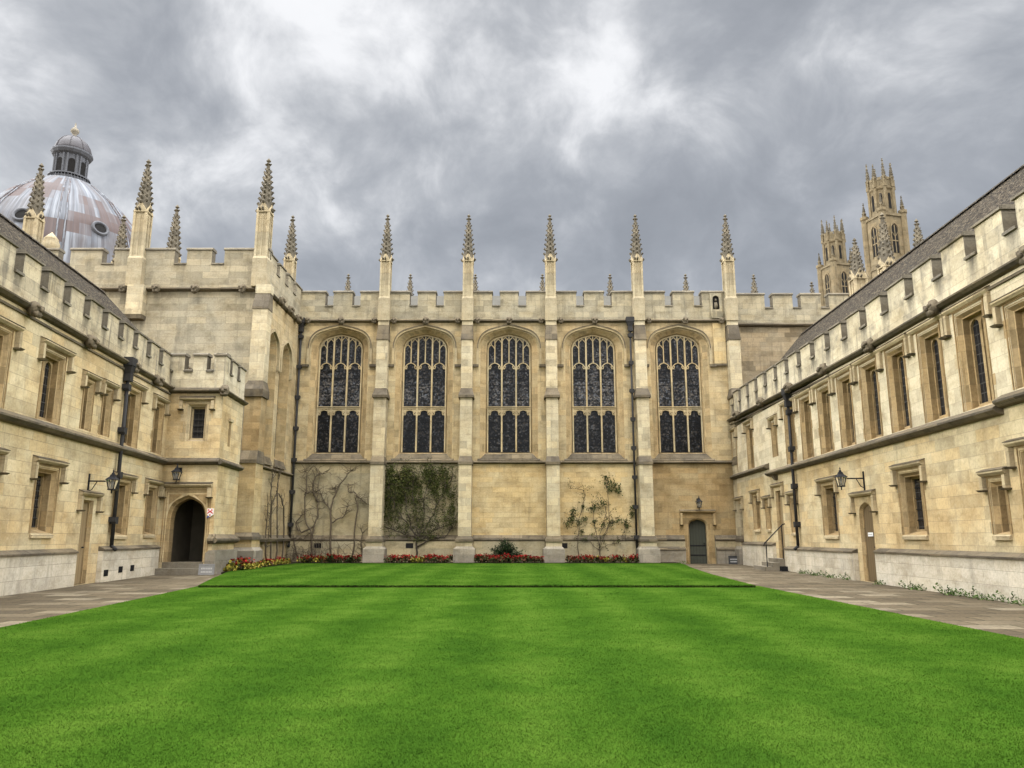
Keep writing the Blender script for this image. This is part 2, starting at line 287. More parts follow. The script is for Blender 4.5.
def lawn_mat(name, k=1.0):
    t = NT(name, 1.0, 0.0)
    g = t.n.new('ShaderNodeNewGeometry')
    def nz(scale, sc, det=4):
        mp = t.n.new('ShaderNodeMapping'); mp.inputs['Scale'].default_value = sc; t.l.new(g.outputs['Position'], mp.inputs[0])
        return t.noise(mp.outputs[0], scale, det, 0.6, 0.2)
    n1 = nz(0.55, (1, 1, 0)); n2 = nz(3.2, (1.0, 0.8, 0)); n3 = nz(28, (1, 1, 0), 3)
    st = t.n.new('ShaderNodeSeparateXYZ'); t.l.new(g.outputs['Position'], st.inputs[0])
    stripe = t.math('SINE', t.math('MULTIPLY', t.math('ADD', st.outputs[0], 0.2), 3.6))
    f = t.math('ADD', t.math('ADD', t.math('MULTIPLY', n1, 0.5), t.math('MULTIPLY', n2, 0.32)), t.math('ADD', t.math('MULTIPLY', n3, 0.22), t.math('MULTIPLY', stripe, 0.055)))
    c = t.ramp(f, [(0.38, mul((0.0165, 0.0415, 0.0042), k)), (0.52, mul((0.0258, 0.0575, 0.0057), k)), (0.66, mul((0.041, 0.0765, 0.0090), k))])
    t.bump(n3, 0.25, 0.02)
    return t, c
t_, c_ = lawn_mat('mown_lawn'); M['lawn'] = t_.color(c_)
t_, c_ = lawn_mat('grass_blade', 1.15)
_g = t_.n.new('ShaderNodeNewGeometry')
_r = t_.ramp(_g.outputs['Random Per Island'], [(0, (0.86, 0.88, 0.86)), (0.6, (1.0, 1.0, 1.0)), (0.96, (1.08, 1.05, 1.1)), (1.0, (1.35, 1.2, 1.6))])
M['blade'] = t_.color(t_.mix(1.0, c_, _r, 'MULTIPLY'))
_v = t_.n.new('ShaderNodeMix'); _v.data_type = 'VECTOR'; _v.inputs['Factor'].default_value = 0.5
t_.l.new(_g.outputs['Normal'], _v.inputs['A']); _v.inputs['B'].default_value = (0, 0, 1)
for _lk in list(t_.b.inputs['Normal'].links): t_.l.remove(_lk)
t_.l.new(_v.outputs['Result'], t_.b.inputs['Normal'])

def paving():
    t = NT('flagstone_paving', 0.95, 0.08)
    br = t.n.new('ShaderNodeTexBrick'); t.l.new(t.vec('UV'), br.inputs['Vector'])
    br.inputs['Scale'].default_value = 1; br.inputs['Brick Width'].default_value = 0.95; br.inputs['Row Height'].default_value = 0.62
    br.inputs['Mortar Size'].default_value = 0.022; br.inputs['Mortar Smooth'].default_value = 0.3
    br.inputs['Color1'].default_value = (0, 0, 0, 1); br.inputs['Color2'].default_value = (1, 1, 1, 1); br.inputs['Mortar'].default_value = (0, 0, 0, 1)
    c = t.ramp(br.outputs['Color'], [(0, (0.060, 0.046, 0.028)), (0.4, (0.090, 0.070, 0.043)), (0.7, (0.110, 0.087, 0.055)), (1, (0.158, 0.130, 0.087))])
    n = t.noise(t.vec('UV'), 1.3, 6, 0.65); c = t.mix(t.math('MULTIPLY', t.ramp(n, [(0.45, 0), (0.7, 1)]), 0.5), c, (0.05, 0.042, 0.03))
    n2 = t.noise(t.vec('UV', loc=(3, 9, 0)), 12, 4, 0.7); c = t.mix(1.0, c, t.ramp(n2, [(0.3, 0.65), (0.7, 1.25)]), 'MULTIPLY')
    c = t.mix(t.math('MULTIPLY', br.outputs['Fac'], 0.75), c, (0.020, 0.020, 0.011))
    t.bump(t.math('ADD', t.math('MULTIPLY', br.outputs['Fac'], -1), t.math('MULTIPLY', n2, 0.3)), 0.5, 0.02)
    return t.color(c)
M['paving'] = paving()
def leafmat(name, stops, trans=0.25):
    t = NT(name, 0.8, 0.04); g = t.n.new('ShaderNodeNewGeometry')
    c = t.ramp(g.outputs['Random Per Island'], stops)
    return t.color(c)
M['leaf_dark'] = leafmat('dark_climber_leaf', [(0, (0.016, 0.021, 0.006)), (0.5, (0.038, 0.047, 0.012)), (0.85, (0.075, 0.08, 0.024)), (1, (0.11, 0.095, 0.035))])
M['leaf_mid'] = leafmat('climber_leaf', [(0, (0.018, 0.026, 0.009)), (0.6, (0.038, 0.05, 0.016)), (1, (0.09, 0.09, 0.032))])
M['leaf_bush'] = leafmat('bush_leaf', [(0, (0.006, 0.012, 0.005)), (0.6, (0.014, 0.026, 0.010)), (1, (0.035, 0.048, 0.018))])
M['leaf_bed'] = leafmat('bedding_leaf', [(0, (0.02, 0.012, 0.008)), (0.5, (0.025, 0.042, 0.012)), (1, (0.07, 0.03, 0.018))])
M['leaf_yellow'] = leafmat('yellow_bedding_leaf', [(0, (0.03, 0.04, 0.008)), (0.5, (0.14, 0.125, 0.02)), (1, (0.36, 0.29, 0.05))])
M['leaf_weed'] = leafmat('weed_leaf', [(0, (0.03, 0.055, 0.012)), (0.6, (0.058, 0.095, 0.024)), (1, (0.10, 0.135, 0.045))])
M['petal_red'] = leafmat('red_begonia_petal', [(0, (0.05, 0.003, 0.003)), (0.6, (0.12, 0.006, 0.005)), (1, (0.21, 0.018, 0.014))])
M['white'] = simple('white_card', (0.72, 0.71, 0.68), 0.7, 0.2, 0.05)
M['red'] = simple('red_paint', (0.48, 0.035, 0.03), 0.5, 0.3, 0.1)
M['blue'] = simple('blue_paint', (0.05, 0.06, 0.22), 0.5, 0.3, 0.1)
M['board'] = simple('dark_sign_board', (0.028, 0.028, 0.027), 0.6, 0.3, 0.3)
M['board_grey'] = simple('grey_sign_board', (0.16, 0.155, 0.145), 0.7, 0.3, 0.3)
M['letter'] = simple('grey_lettering', (0.30, 0.29, 0.27), 0.7, 0.2, 0.2)

# ------------------------------------------------------------------ mesh builder
class MB:
    def __init__(s): s.v = []; s.f = []; s.m = []; s.sm = []; s.mat = 0; s.smooth = False
    def add(s, vs, fs):
        o = len(s.v); s.v.extend([tuple(p) for p in vs])
        for f in fs: s.f.append([i + o for i in f]); s.m.append(s.mat); s.sm.append(s.smooth)
    def box(s, x0, x1, y0, y1, z0, z1):
        s.add([(x0,y0,z0),(x1,y0,z0),(x1,y1,z0),(x0,y1,z0),(x0,y0,z1),(x1,y0,z1),(x1,y1,z1),(x0,y1,z1)],
              [(0,1,5,4),(1,2,6,5),(2,3,7,6),(3,0,4,7),(4,5,6,7),(3,2,1,0)])
    def frustum(s, x0, x1, y0, y1, z0, X0, X1, Y0, Y1, z1):
        s.add([(x0,y0,z0),(x1,y0,z0),(x1,y1,z0),(x0,y1,z0),(X0,Y0,z1),(X1,Y0,z1),(X1,Y1,z1),(X0,Y1,z1)],
              [(0,1,5,4),(1,2,6,5),(2,3,7,6),(3,0,4,7),(4,5,6,7),(3,2,1,0)])
    def prism(s, poly, y0, y1):
        n = len(poly)
        tri = tessellate_polygon([[Vector((p[0], p[1], 0)) for p in poly]])
        vs = [(p[0], y0, p[1]) for p in poly] + [(p[0], y1, p[1]) for p in poly]
        fs = [tuple(t) for t in tri] + [tuple(i + n for i in reversed(t)) for t in tri]
        fs += [(i, (i+1) % n, (i+1) % n + n, i + n) for i in range(n)]
        s.add(vs, fs)
    def face(s, outline, holes, y):
        loops = [[Vector((p[0], p[1], 0)) for p in outline]] + [[Vector((p[0], p[1], 0)) for p in h] for h in holes]
        pts = [p for l in loops for p in l]
        s.add([(p.x, y, p.y) for p in pts], [tuple(t) for t in tessellate_polygon(loops)])
    def band(s, a, b, ya, yb, closed=True):
        n = len(a); vs = [(p[0], ya, p[1]) for p in a] + [(p[0], yb, p[1]) for p in b]
        s.add(vs, [(i, (i+1) % n, (i+1) % n + n, i + n) for i in range(n if closed else n - 1)])
    def mould(s, u0, u1, prof, axis='x', caps=True):
        """profile of (y,z) points swept along x"""
        n = len(prof)
        vs = [(u0, p[0], p[1]) for p in prof] + [(u1, p[0], p[1]) for p in prof]
        fs = [(i, (i+1) % n, (i+1) % n + n, i + n) for i in range(n)]
        if caps: fs += [tuple(range(n)), tuple(range(2*n - 1, n - 1, -1))]
        s.add(vs, fs)
    def ribbon(s, pts, w, y0, y1):
        """bar of width w along a polyline in the wall plane"""
        n = len(pts); L = []; Rr = []
        for i in range(n):
            a = Vector(pts[max(0, i-1)]); b = Vector(pts[min(n-1, i+1)]); d = (b - a)
            d = d.normalized() if d.length > 1e-9 else Vector((1, 0)); nn = Vector((-d.y, d.x))*w/2; p = Vector(pts[i])
            L.append(p + nn); Rr.append(p - nn)
        vs = [(p.x, y0, p.y) for p in L] + [(p.x, y0, p.y) for p in Rr] + [(p.x, y1, p.y) for p in L] + [(p.x, y1, p.y) for p in Rr]
        fs = []
        for i in range(n - 1):
            fs += [(i, i+1, n+i+1, n+i), (2*n+i, 3*n+i, 3*n+i+1, 2*n+i+1), (i, 2*n+i, 2*n+i+1, i+1), (n+i, n+i+1, 3*n+i+1, 3*n+i)]
        fs += [(0, n, 3*n, 2*n), (n-1, 3*n-1, 4*n-1, 2*n-1)]
        s.add(vs, fs)
    def lathe(s, prof, n=16, c=(0, 0), a0=0.0, cap=True):
        vs = []; fs = []
        for r, z in prof:
            for k in range(n):
                a = a0 + 2*math.pi*k/n; vs.append((c[0] + r*math.cos(a), c[1] + r*math.sin(a), z))
        for j in range(len(prof) - 1):
            for k in range(n): fs.append((j*n + k, j*n + (k+1) % n, (j+1)*n + (k+1) % n, (j+1)*n + k))
        if cap: fs.append(tuple(range(n-1, -1, -1))); fs.append(tuple(range((len(prof)-1)*n, len(prof)*n)))
        s.add(vs, fs)
    def tube(s, pts, rad, n=6):
        P = [Vector(p) for p in pts]; vs = []; fs = []; up = Vector((0.31, 0.17, 0.93))
        for i, p in enumerate(P):
            d = (P[min(len(P)-1, i+1)] - P[max(0, i-1)]); d = d.normalized() if d.length > 1e-9 else Vector((0, 0, 1))
            a = d.cross(up); a = a.normalized() if a.length > 1e-4 else d.orthogonal().normalized(); b = d.cross(a)
            r = rad[i] if isinstance(rad, (list, tuple)) else rad
            for k in range(n):
                t = 2*math.pi*k/n; vs.append(p + a*math.cos(t)*r + b*math.sin(t)*r)
        for i in range(len(P) - 1):
            for k in range(n): fs.append((i*n + k, i*n + (k+1) % n, (i+1)*n + (k+1) % n, (i+1)*n + k))
        fs.append(tuple(range(n-1, -1, -1))); fs.append(tuple(range((len(P)-1)*n, len(P)*n)))
        s.add(vs, fs)
    def leaf(s, p, size, nrm=None, asp=0.6):
        d = Vector((random.gauss(0, 1), random.gauss(0, 1), random.gauss(0, 1) - 0.2)).normalized()
        q = Vector((random.gauss(0, 1), random.gauss(0, 1), random.gauss(0, 1)))
        if nrm is not None: q = q*0.6 + Vector(nrm)*1.2
        e = d.cross(q); e = e.normalized() if e.length > 1e-4 else d.orthogonal()
        p = Vector(p); a = d*size*0.5; b = e*size*0.5*asp
        s.add([p - a, p + b*1.0, p + a, p - b], [(0, 1, 2, 3)])
    def move(s, dx=0, dy=0, dz=0, rot=0, scale=1.0):
        c, n = math.cos(rot), math.sin(rot)
        s.v = [((x*c - y*n)*scale + dx, (x*n + y*c)*scale + dy, z*scale + dz) for x, y, z in s.v]; return s
    def warp(s, fn): s.v = [fn(*p) for p in s.v]; return s
    def merge(s, o): 
        k = len(s.v); s.v += o.v; s.f += [[i + k for i in f] for f in o.f]; s.m += o.m; s.sm += o.sm; return s
    def mesh(s, name, mats):
        me = bpy.data.meshes.new(name); me.from_pydata(s.v, [], s.f)
        if not isinstance(mats, (list, tuple)): mats = [mats]
        for m in mats: me.materials.append(M[m] if isinstance(m, str) else m)
        me.polygons.foreach_set('material_index', s.m); me.polygons.foreach_set('use_smooth', s.sm)
        uvl = me.uv_layers.new(name='UVMap'); buf = np.zeros(len(me.loops)*2)
        for p in me.polygons:
            n = p.normal
            flat = abs(n.z) > 0.85
            h = math.hypot(n.x, n.y)
            if not flat: tx, ty = (-n.y/h, n.x/h)
            if not flat and abs(ty) < 0.02 and tx < 0: tx, ty = -tx, -ty
            for li in p.loop_indices:
                co = s.v[me.loops[li].vertex_index]
                if flat: buf[2*li], buf[2*li+1] = co[0], co[1]
                else: buf[2*li] = co[0]*tx + co[1]*ty; buf[2*li+1] = co[2] if abs(n.z) < 0.3 else co[2]/math.sqrt(max(0.05, 1 - n.z*n.z))
        uvl.data.foreach_set('uv', buf); me.update(); return me
    def build(s, name, mats, parent=None, loc=(0, 0, 0), rot=0.0, label=None):
        o = bpy.data.objects.new(name, s.mesh(name, mats)); COL.objects.link(o)
        o.location = loc; o.rotation_euler = (0, 0, rot)
        if parent: o.parent = parent
        if label: o['label'] = label
        return o

def tag(o, label, cat, group=None, kind=None):
    o['label'] = label; o['category'] = cat
    if group: o['group'] = group
    if kind: o['kind'] = kind
    return o
def thing(name, label, cat, loc=(0, 0, 0), rot=0.0, group=None):
    o = bpy.data.objects.new(name, None); COL.objects.link(o); o.location = loc; o.rotation_euler = (0, 0, rot)
    o.empty_display_size = 0.3
    return tag(o, label, cat, group)
def struct(o): o['kind'] = 'structure'; return o
def copy_tree(o, parent=None):
    c = o.copy(); COL.objects.link(c); c.parent = parent
    for ch in list(o.children): copy_tree(ch, c)
    return c

def arch(w, z0, spring, rise, cx=0.0, n=9):
    """outline of a four-centred arched opening, from bottom left clockwise"""
    c1 = []
    P = [(-w, 0), (-w, 0.62*rise), (-0.60*w, 0.80*rise)]; Q = [(-0.60*w, 0.80*rise), (-0.28*w, 0.94*rise), (0, rise)]
    for B, m in ((P, n), (Q, n)):
        for i in range(m):
            t = i/m; c1.append(tuple((1-t)**2*B[0][k] + 2*t*(1-t)*B[1][k] + t*t*B[2][k] for k in (0, 1)))
    c1.append((0, rise))
    right = [(-x, z) for x, z in reversed(c1[:-1])]
    return [(cx - w, z0)] + [(cx + x, spring + z) for x, z in c1 + right] + [(cx + w, z0)]
def arch_z(w, spring, rise, x):
    pts = arch(w, spring - 1, spring, rise)
    x = -abs(x)
    for (a, b) in zip(pts[1:], pts[2:]):
        if a[0] <= x <= b[0] and b[0] > a[0]: return a[1] + (b[1] - a[1])*(x - a[0])/(b[0] - a[0])
    return spring
def rect(u0, u1, z0, z1): return [(u0, z0), (u0, z1), (u1, z1), (u1, z0)]
STRING = lambda z, p=0.2, h=0.28: [(0.02, z), (-p*0.55, z + 0.03), (-p, z + h*0.38), (-p, z + h*0.55), (-0.02, z + h), (0.02, z + h)]

def blob(r, seed, n=2, amp=0.35, sx=1, sy=1, sz=1):
    """small carved lump"""
    mb = MB(); mb.smooth = True
    N1, N2 = 6, 8; vs = []; fs = []
    for i in range(N1 + 1):
        th = math.pi*i/N1
        for k in range(N2):
            ph = 2*math.pi*k/N2; d = Vector((math.sin(th)*math.cos(ph), math.sin(th)*math.sin(ph), math.cos(th)))
            rr = r*(1 + amp*mnoise.noise(d*1.9 + Vector((seed*3.1, 0, 0)))*1.6)
            vs.append((d.x*rr*sx, d.y*rr*sy, d.z*rr*sz))
    for i in range(N1):
        for k in range(N2): fs.append((i*N2 + k, i*N2 + (k+1) % N2, (i+1)*N2 + (k+1) % N2, (i+1)*N2 + k))
    mb.add(vs, fs); return mb
def carved_head(seed, r=0.2):
    mb = blob(r, seed, amp=0.3, sx=1.0, sy=1.0, sz=1.1)
    for dx in (-0.5, 0.5):
        e = blob(r*0.32, seed + dx, amp=0.2).move(dx*r*1.0, -r*0.8, r*0.25); mb.merge(e)
    mb.merge(blob(r*0.35, seed + 5, amp=0.2).move(0, -r*1.0, -r*0.15)); mb.merge(blob(r*0.5, seed + 6, amp=0.3, sx=1.5).move(0, -r*0.5, -r*0.7))
    return mb

# ------------------------------------------------------------------ ground
LA, LB = -10.418, -0.105        # left wing face: x = LA + LB*y
RA, RB = 10.28, 0.042           # right wing face
def flat(name, poly, z, mat, parent=None):
    mb = MB(); tri = tessellate_polygon([[Vector((p[0], p[1], 0)) for p in poly]])
    mb.add([(p[0], p[1], z) for p in poly], [tuple(t) for t in tri]); return mb.build(name, mat, parent)
g = flat('ground', [(-900, -300), (900, -300), (900, 1500), (-900, 1500)], -0.02, 'paving'); struct(g)
LAWN = [(-7.1, -6), (-7.55, 8.5), (-7.9, 12.4), (-8.45, 18), (-8.95, 22.7), (7.05, 22.7), (7.05, 18), (7.04, 11), (7.05, -6)]
FAR = [(-8.7, 22.0), (-9.7, 25.6), (-10.6, 29.1), (-11.2, 31.5), (-11.35, 33.9), (-11.3, 34.6), (-11.0, 35.2), (-11.0, 40.3), (8.6, 40.3), (8.45, 38.5), (7.9, 34.9), (7.2, 28.5), (6.75, 22.0)]
def path_strip(name, pts, z):
    mb = MB(); n = len(pts)
    mb.add([(a[0], a[1], z) for a, b in pts] + [(b[0], b[1], z) for a, b in pts], [(i, n + i, n + i + 1, i + 1) for i in range(n - 1)])
    o = mb.build(name, 'paving'); return struct(o)
path_strip('path_left', [((LA + LB*y - 0.1, y), (x, y)) for y, x in ((-6, -6.9), (8.5, -7.4), (18, -8.3), (22.6, -8.7), (29.1, -10.4), (30.2, -10.9), (33.6, -11.0))], 0.0)
path_strip('path_right', [((x, y), (RA + RB*y + 0.1, y)) for y, x in ((-6, 6.9), (11, 6.9), (22.6, 6.6), (28.5, 7.0), (34.9, 7.7), (40.2, 8.4), (42, 8.4))], 0.0)
def slab(name, poly, z0, z1, mats):
    mb = MB(); n = len(poly); tri = tessellate_polygon([[Vector((p[0], p[1], 0)) for p in poly]])
    mb.add([(p[0], p[1], z1) for p in poly], [tuple(t) for t in tri])
    mb.mat = 1
    mb.add([(p[0], p[1], z0) for p in poly] + [(p[0], p[1], z1) for p in poly], [(i, (i+1) % n, (i+1) % n + n, i + n) for i in range(n)])
    return struct(mb.build(name, mats))
slab('lawn', LAWN, -0.01, 0.03, ['lawn', 'soil'])
slab('far_lawn', FAR, -0.01, 0.085, ['lawn', 'soil'])
slab('flower_bed', [(-11.35, 40.28), (-11.95, 40.28), (-11.95, 42.1), (8.62, 42.1), (8.62, 40.32), (-11.0, 40.32)], -0.01, 0.10, ['soil', 'soil'])
slab('flower_bed', [(-13.2, 33.2), (-11.36, 33.2), (-11.33, 34.6), (-11.02, 35.2), (-11.02, 40.26), (-12.1, 40.26), (-12.1, 36.1), (-13.2, 36.1)], -0.01, 0.09, ['soil', 'soil'])

# grass blades on both lawns, shorter spacing close to the camera
def inside(poly, X, Y):
    c = np.zeros(len(X), bool); n = len(poly)
    for i in range(n):
        x1, y1 = poly[i]; x2, y2 = poly[(i+1) % n]
        k = ((y1 > Y) != (y2 > Y)) & (X < (x2 - x1)*(Y - y1)/(y2 - y1 + 1e-12) + x1); c ^= k
    return c
def blades(name, poly, z, N, y0, y1, label, edge=False):
    rng = np.random.default_rng(5)
    u = rng.random(N); Y = 1.0/(1.0/y0 + u*(1.0/y1 - 1.0/y0))      # density ~ 1/y^2
    X = (rng.random(N)*2 - 1)*(0.72*Y + 1.2)
    if edge:      # ragged fringe hanging over the cut edge
        ne = 9000; X = np.concatenate([X, rng.uniform(-8.7, 6.75, ne)]); Y = np.concatenate([Y, 22.0 + rng.random(ne)*0.03])
    k = inside(poly, X, Y); X, Y = X[k], Y[k]; n = len(X)
    a = rng.random(n)*2*np.pi; w = 0.0016 + 0.00036*Y*(0.7 + 0.6*rng.random(n)); h = (0.006 + 0.010*rng.random(n))*(1 + 0.010*Y)
    lean = rng.normal(0, 0.5, (n, 2))*h[:, None]
    if edge:
        q = Y < 22.03; lean[q, 1] = -np.abs(rng.normal(0.035, 0.02, q.sum())); h[q] = rng.uniform(-0.045, 0.02, q.sum())
    V = np.zeros((n, 3, 3)); V[:, 0] = np.stack([X - np.cos(a)*w, Y - np.sin(a)*w, np.full(n, z)], 1); V[:, 1] = np.stack([X + np.cos(a)*w, Y + np.sin(a)*w, np.full(n, z)], 1)
    V[:, 2] = np.stack([X + lean[:, 0], Y + lean[:, 1], z + h], 1)
    me = bpy.data.meshes.new(name); me.vertices.add(3*n); me.vertices.foreach_set('co', V.ravel()); me.loops.add(3*n); me.polygons.add(n)
    me.loops.foreach_set('vertex_index', np.arange(3*n, dtype=np.int32)); me.polygons.foreach_set('loop_start', np.arange(0, 3*n, 3, dtype=np.int32))
    me.polygons.foreach_set('loop_total', np.full(n, 3, dtype=np.int32)); me.update(calc_edges=True); me.validate()
    me.materials.append(M['blade']); o = bpy.data.objects.new(name, me); COL.objects.link(o); tag(o, label, 'grass', kind='stuff')
blades('grass', LAWN, 0.029, 560000, 4.2, 22.8, 'short mown grass of the large near lawn')
blades('grass', FAR, 0.084, 130000, 21.9, 40.4, 'short mown grass of the raised strip before the chapel', True)

# ------------------------------------------------------------------ building pieces
def parapet(parent, u0, u1, z0, zc, zt, crenels_, thick, fn=None, mat='wing_parapet', cope='cope', y=0.0, over=0.06, coping_h=0.11):
    """battlemented parapet as one wall, plus its copings"""
    crenels = sorted(crenels_)
    pts = [(u0, z0), (u0, zt)]
    for c, w in crenels: pts += [(c - w/2, zt), (c - w/2, zc), (c + w/2, zc), (c + w/2, zt)]
    pts += [(u1, zt), (u1, z0)]
    mb = MB(); mb.prism(pts, y, y + thick)
    P_ = []
    e = [u0] + [q for c, w in crenels for q in (c - w/2, c + w/2)] + [u1]
    for i in range(0, len(e), 2):
        a, b = e[i] - 0.04, e[i+1] + 0.04; cp = MB()
        cp.mould(a, b, [(y - over, zt + 0.003), (y - over, zt + coping_h*0.5), (y + 0.02, zt + coping_h), (y + thick - 0.02, zt + coping_h), (y + thick + over, zt + coping_h*0.5), (y + thick + over, zt + 0.003)]); P_.append(cp)
    for c, w in crenels:
        cp = MB()
        cp.mould(c - w/2 + 0.003, c + w/2 - 0.003, [(y - over, zc + 0.003), (y - over, zc + 0.07), (y + thick*0.5, zc + 0.16), (y + thick + over, zc + 0.07), (y + thick + over, zc + 0.003)]); P_.append(cp)
    for i, f in enumerate(mb.f):
        xs = [mb.v[j][0] for j in f]
        if max(xs) - min(xs) < 1e-6 and u0 + 0.01 < xs[0] < u1 - 0.01: mb.m[i] = 1
    if fn: mb.warp(fn)
    o = mb.build('parapet', [mat, cope], parent)
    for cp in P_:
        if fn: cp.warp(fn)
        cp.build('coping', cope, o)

def hood_mould(parent, u0, u1, zt, drop=0.5, w=0.115, proj=0.15, stops=True, mat='jamb_pale'):
    """square label moulding over an opening, with dropped ends and turned stops"""
    mb = MB()
    mb.mould(u0, u1, [(0.01, zt - w), (-proj*0.55, zt - w*0.9), (-proj, zt - w*0.4), (-proj, zt - w*0.1), (0.01, zt + 0.05)])
    for a in (u0, u1 - w):
        mb.frustum(a, a + w, -proj*0.8, 0.01, zt - w - drop, a, a + w, -proj*0.8, 0.01, zt - w - 0.002)
    mb.mat = 1
    for a in (u0, u1 - w):
        if stops: mb.frustum(a - 0.02, a + w + 0.02, -proj, 0.01, zt - w - drop - 0.045, a - 0.045, a + w + 0.045, -proj - 0.05, 0.01, zt - w - drop - 0.001)
    mb.mould(u0 - 0.015, u1 + 0.015, [(0.01, zt + 0.052), (-proj - 0.01, zt - 0.004), (-proj - 0.012, zt + 0.012), (0.01, zt + 0.078)])
    return mb.build('hood_mould', [mat, 'mould'], parent)

def light_outline(a, b, z0, z1, head):
    if head == 'flat': return rect(a, b, z0, z1)
    w = (b - a)/2; r = min(w*1.15, 0.42)
    return arch(w, z0, z1 - r, r, (a + b)/2, 4)

def rect_window(parent, u0, u1, z0, z1, lights=2, head='arch', depth=0.38, hood=True, sill=False, hd=0.34, hl=0.42, quoins=True, glass='glass_wing', bars=0, jm='jamb', proj=0.15):
    """stone-framed window: splayed jambs stepping in to a mullioned frame with glass behind"""
    rnd = random.Random(int((u0*131 + z0*17)*10))
    o0 = rect(u0, u1, z0, z1)
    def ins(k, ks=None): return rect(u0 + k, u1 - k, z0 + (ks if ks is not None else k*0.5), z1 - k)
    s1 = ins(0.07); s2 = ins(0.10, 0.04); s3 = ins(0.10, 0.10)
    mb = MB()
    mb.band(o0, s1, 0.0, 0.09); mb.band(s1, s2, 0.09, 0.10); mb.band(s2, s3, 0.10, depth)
    a0, a1 = u0 + 0.10, u1 - 0.10; zz0, zz1 = z0 + 0.10, z1 - 0.10
    fr = 0.05; mw = 0.10; lw = (a1 - a0 - 2*fr - mw*(lights - 1))/lights; holes = []
    for k in range(lights):
        l = a0 + fr + k*(lw + mw); holes.append(light_outline(l, l + lw, zz0 + 0.05, zz1 - 0.06, head))
    mb.face(s3, holes, depth)
    for h in holes: mb.band(h, h, depth, depth + 0.07)
    for k, pr in ((0.028, 0.012), (0.095, 0.026), (0.15, 0.045)):
        mb.mat = 0; mb.ribbon([(u0 - k, z0), (u0 - k, z1 + k), (u1 + k, z1 + k), (u1 + k, z0)] if k < 0.12 else [(u0 - k + 0.02, z1 + k - 0.02), (u1 + k - 0.02, z1 + k - 0.02)], 0.032, -pr, 0.012 - pr*0.1)
    if sill: mb.mat = 1; mb.mould(u0 - 0.06, u1 + 0.06, [(0.02, z0 - 0.13), (-0.07, z0 - 0.13), (-0.07, z0 - 0.04), (0.02, z0 - 0.003)])
    if quoins:
        z = z0 + rnd.uniform(0, 0.1)
        while z < z1 - 0.35:
            h = rnd.uniform(0.26, 0.42)
            for sd in (0, 1):
                if rnd.random() < 0.42:
                    w = rnd.uniform(0.12, 0.26); mb.mat = 1 if rnd.random() < 0.6 else 0
                    if sd == 0: mb.box(u0 - w, u0 - 0.002, -0.004, 0.05, z, z + h)
                    else: mb.box(u1 + 0.002, u1 + w, -0.004, 0.05, z, z + h)
            z += h + 0.02
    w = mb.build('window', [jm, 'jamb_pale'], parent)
    gl = MB(); gl.add([(a0, depth + 0.06, zz0), (a1, depth + 0.06, zz0), (a1, depth + 0.06, zz1), (a0, depth + 0.06, zz1)], [(0, 1, 2, 3)])
    gl.build('glass', glass, w)
    if bars:
        b = MB()
        for k in range(1, bars + 1):
            z = zz0 + (zz1 - zz0)*k/(bars + 1); b.box(a0 + fr, a1 - fr, depth + 0.035, depth + 0.05, z - 0.012, z + 0.012)
        b.build('glazing_bar', 'iron', w)
    if hood: hood_mould(w, u0 - hd, u1 + hd, z1 + 0.24, hl, proj=proj)
    return o0

def door(parent, u0, u1, z0, z1, mat, arched=False, depth=0.28, hood=True, hd=0.36, hl=0.42, jm='jamb', handle=True, hz=0.28, straps=False, hmat='jamb_pale'):
    w = (u1 - u0)/2; cx = (u0 + u1)/2
    mk = (lambda k: arch(w - k, z0, z1 - w*0.85, w*0.85 - k, cx, 5)) if arched else (lambda k: rect(u0 + k, u1 - k, z0, z1 - k))
    o0 = mk(0.0); mb = MB()
    s1, s2 = mk(0.06), mk(0.08)
    mb.band(o0, s1, 0, 0.08, False); mb.band(s1, s2, 0.08, 0.09, False); mb.band(s2, s2, 0.09, depth, False)
    fr = mb.build('door_frame', jm, parent)
    d = MB(); d.prism(s2, depth, depth + 0.06); lf = d.build('door', mat, parent)
    h = MB()
    if handle: h.lathe([(0.0, 0), (0.035, 0.0), (0.04, 0.03), (0.0, 0.05)], 8); h.move(u1 - 0.2, depth - 0.03, z0 + 1.05)
    if straps:
        for zz in (0.42, 0.92): h.box(u0 + 0.1, u1 - 0.1, depth - 0.012, depth - 0.002, z0 + zz, z0 + zz + 0.055)
    if h.v: h.build('handle', 'iron', lf)
    if hood: hood_mould(fr, u0 - hd, u1 + hd, z1 + hz, hl, mat=hmat)
    return o0

def downpipe(parent, u, z0, z1, r=0.06, y=-0.13, kink=0.0, nb=4):
    mb = MB(); mb.smooth = True; mb.tube([(u, y, z0 + 0.12), (u, y, z1)], r, 8)
    mb.tube([(u, y, z0 + 0.14), (u, y - 0.16, z0)], r, 8)
    p = mb.build('downpipe', 'pipe', parent)
    h = MB(); h.frustum(u - 0.1, u + 0.1, y - 0.1, y + 0.1, z1 - 0.05, u - 0.2, u + 0.2, y - 0.16, y + 0.12, z1 + 0.22); h.box(u - 0.22, u + 0.22, y - 0.18, y + 0.12, z1 + 0.222, z1 + 0.5)
    h.box(u - 0.13, u + 0.13, y - 0.12, y + 0.1, z1 - 0.3, z1 - 0.052)
    h.build('hopper_head', 'pipe', p)
    for k in range(nb):
        z = z0 + (z1 - z0)*(k + 0.75)/nb - 0.2; b = MB(); b.box(u - 0.13, u + 0.13, y - 0.09, y + 0.13, z, z + 0.16); b.box(u - 0.09, u + 0.09, y - 0.1, y + 0.1, z - 0.06, z - 0.002)
        b.build('bracket', 'pipe', p)
    return p

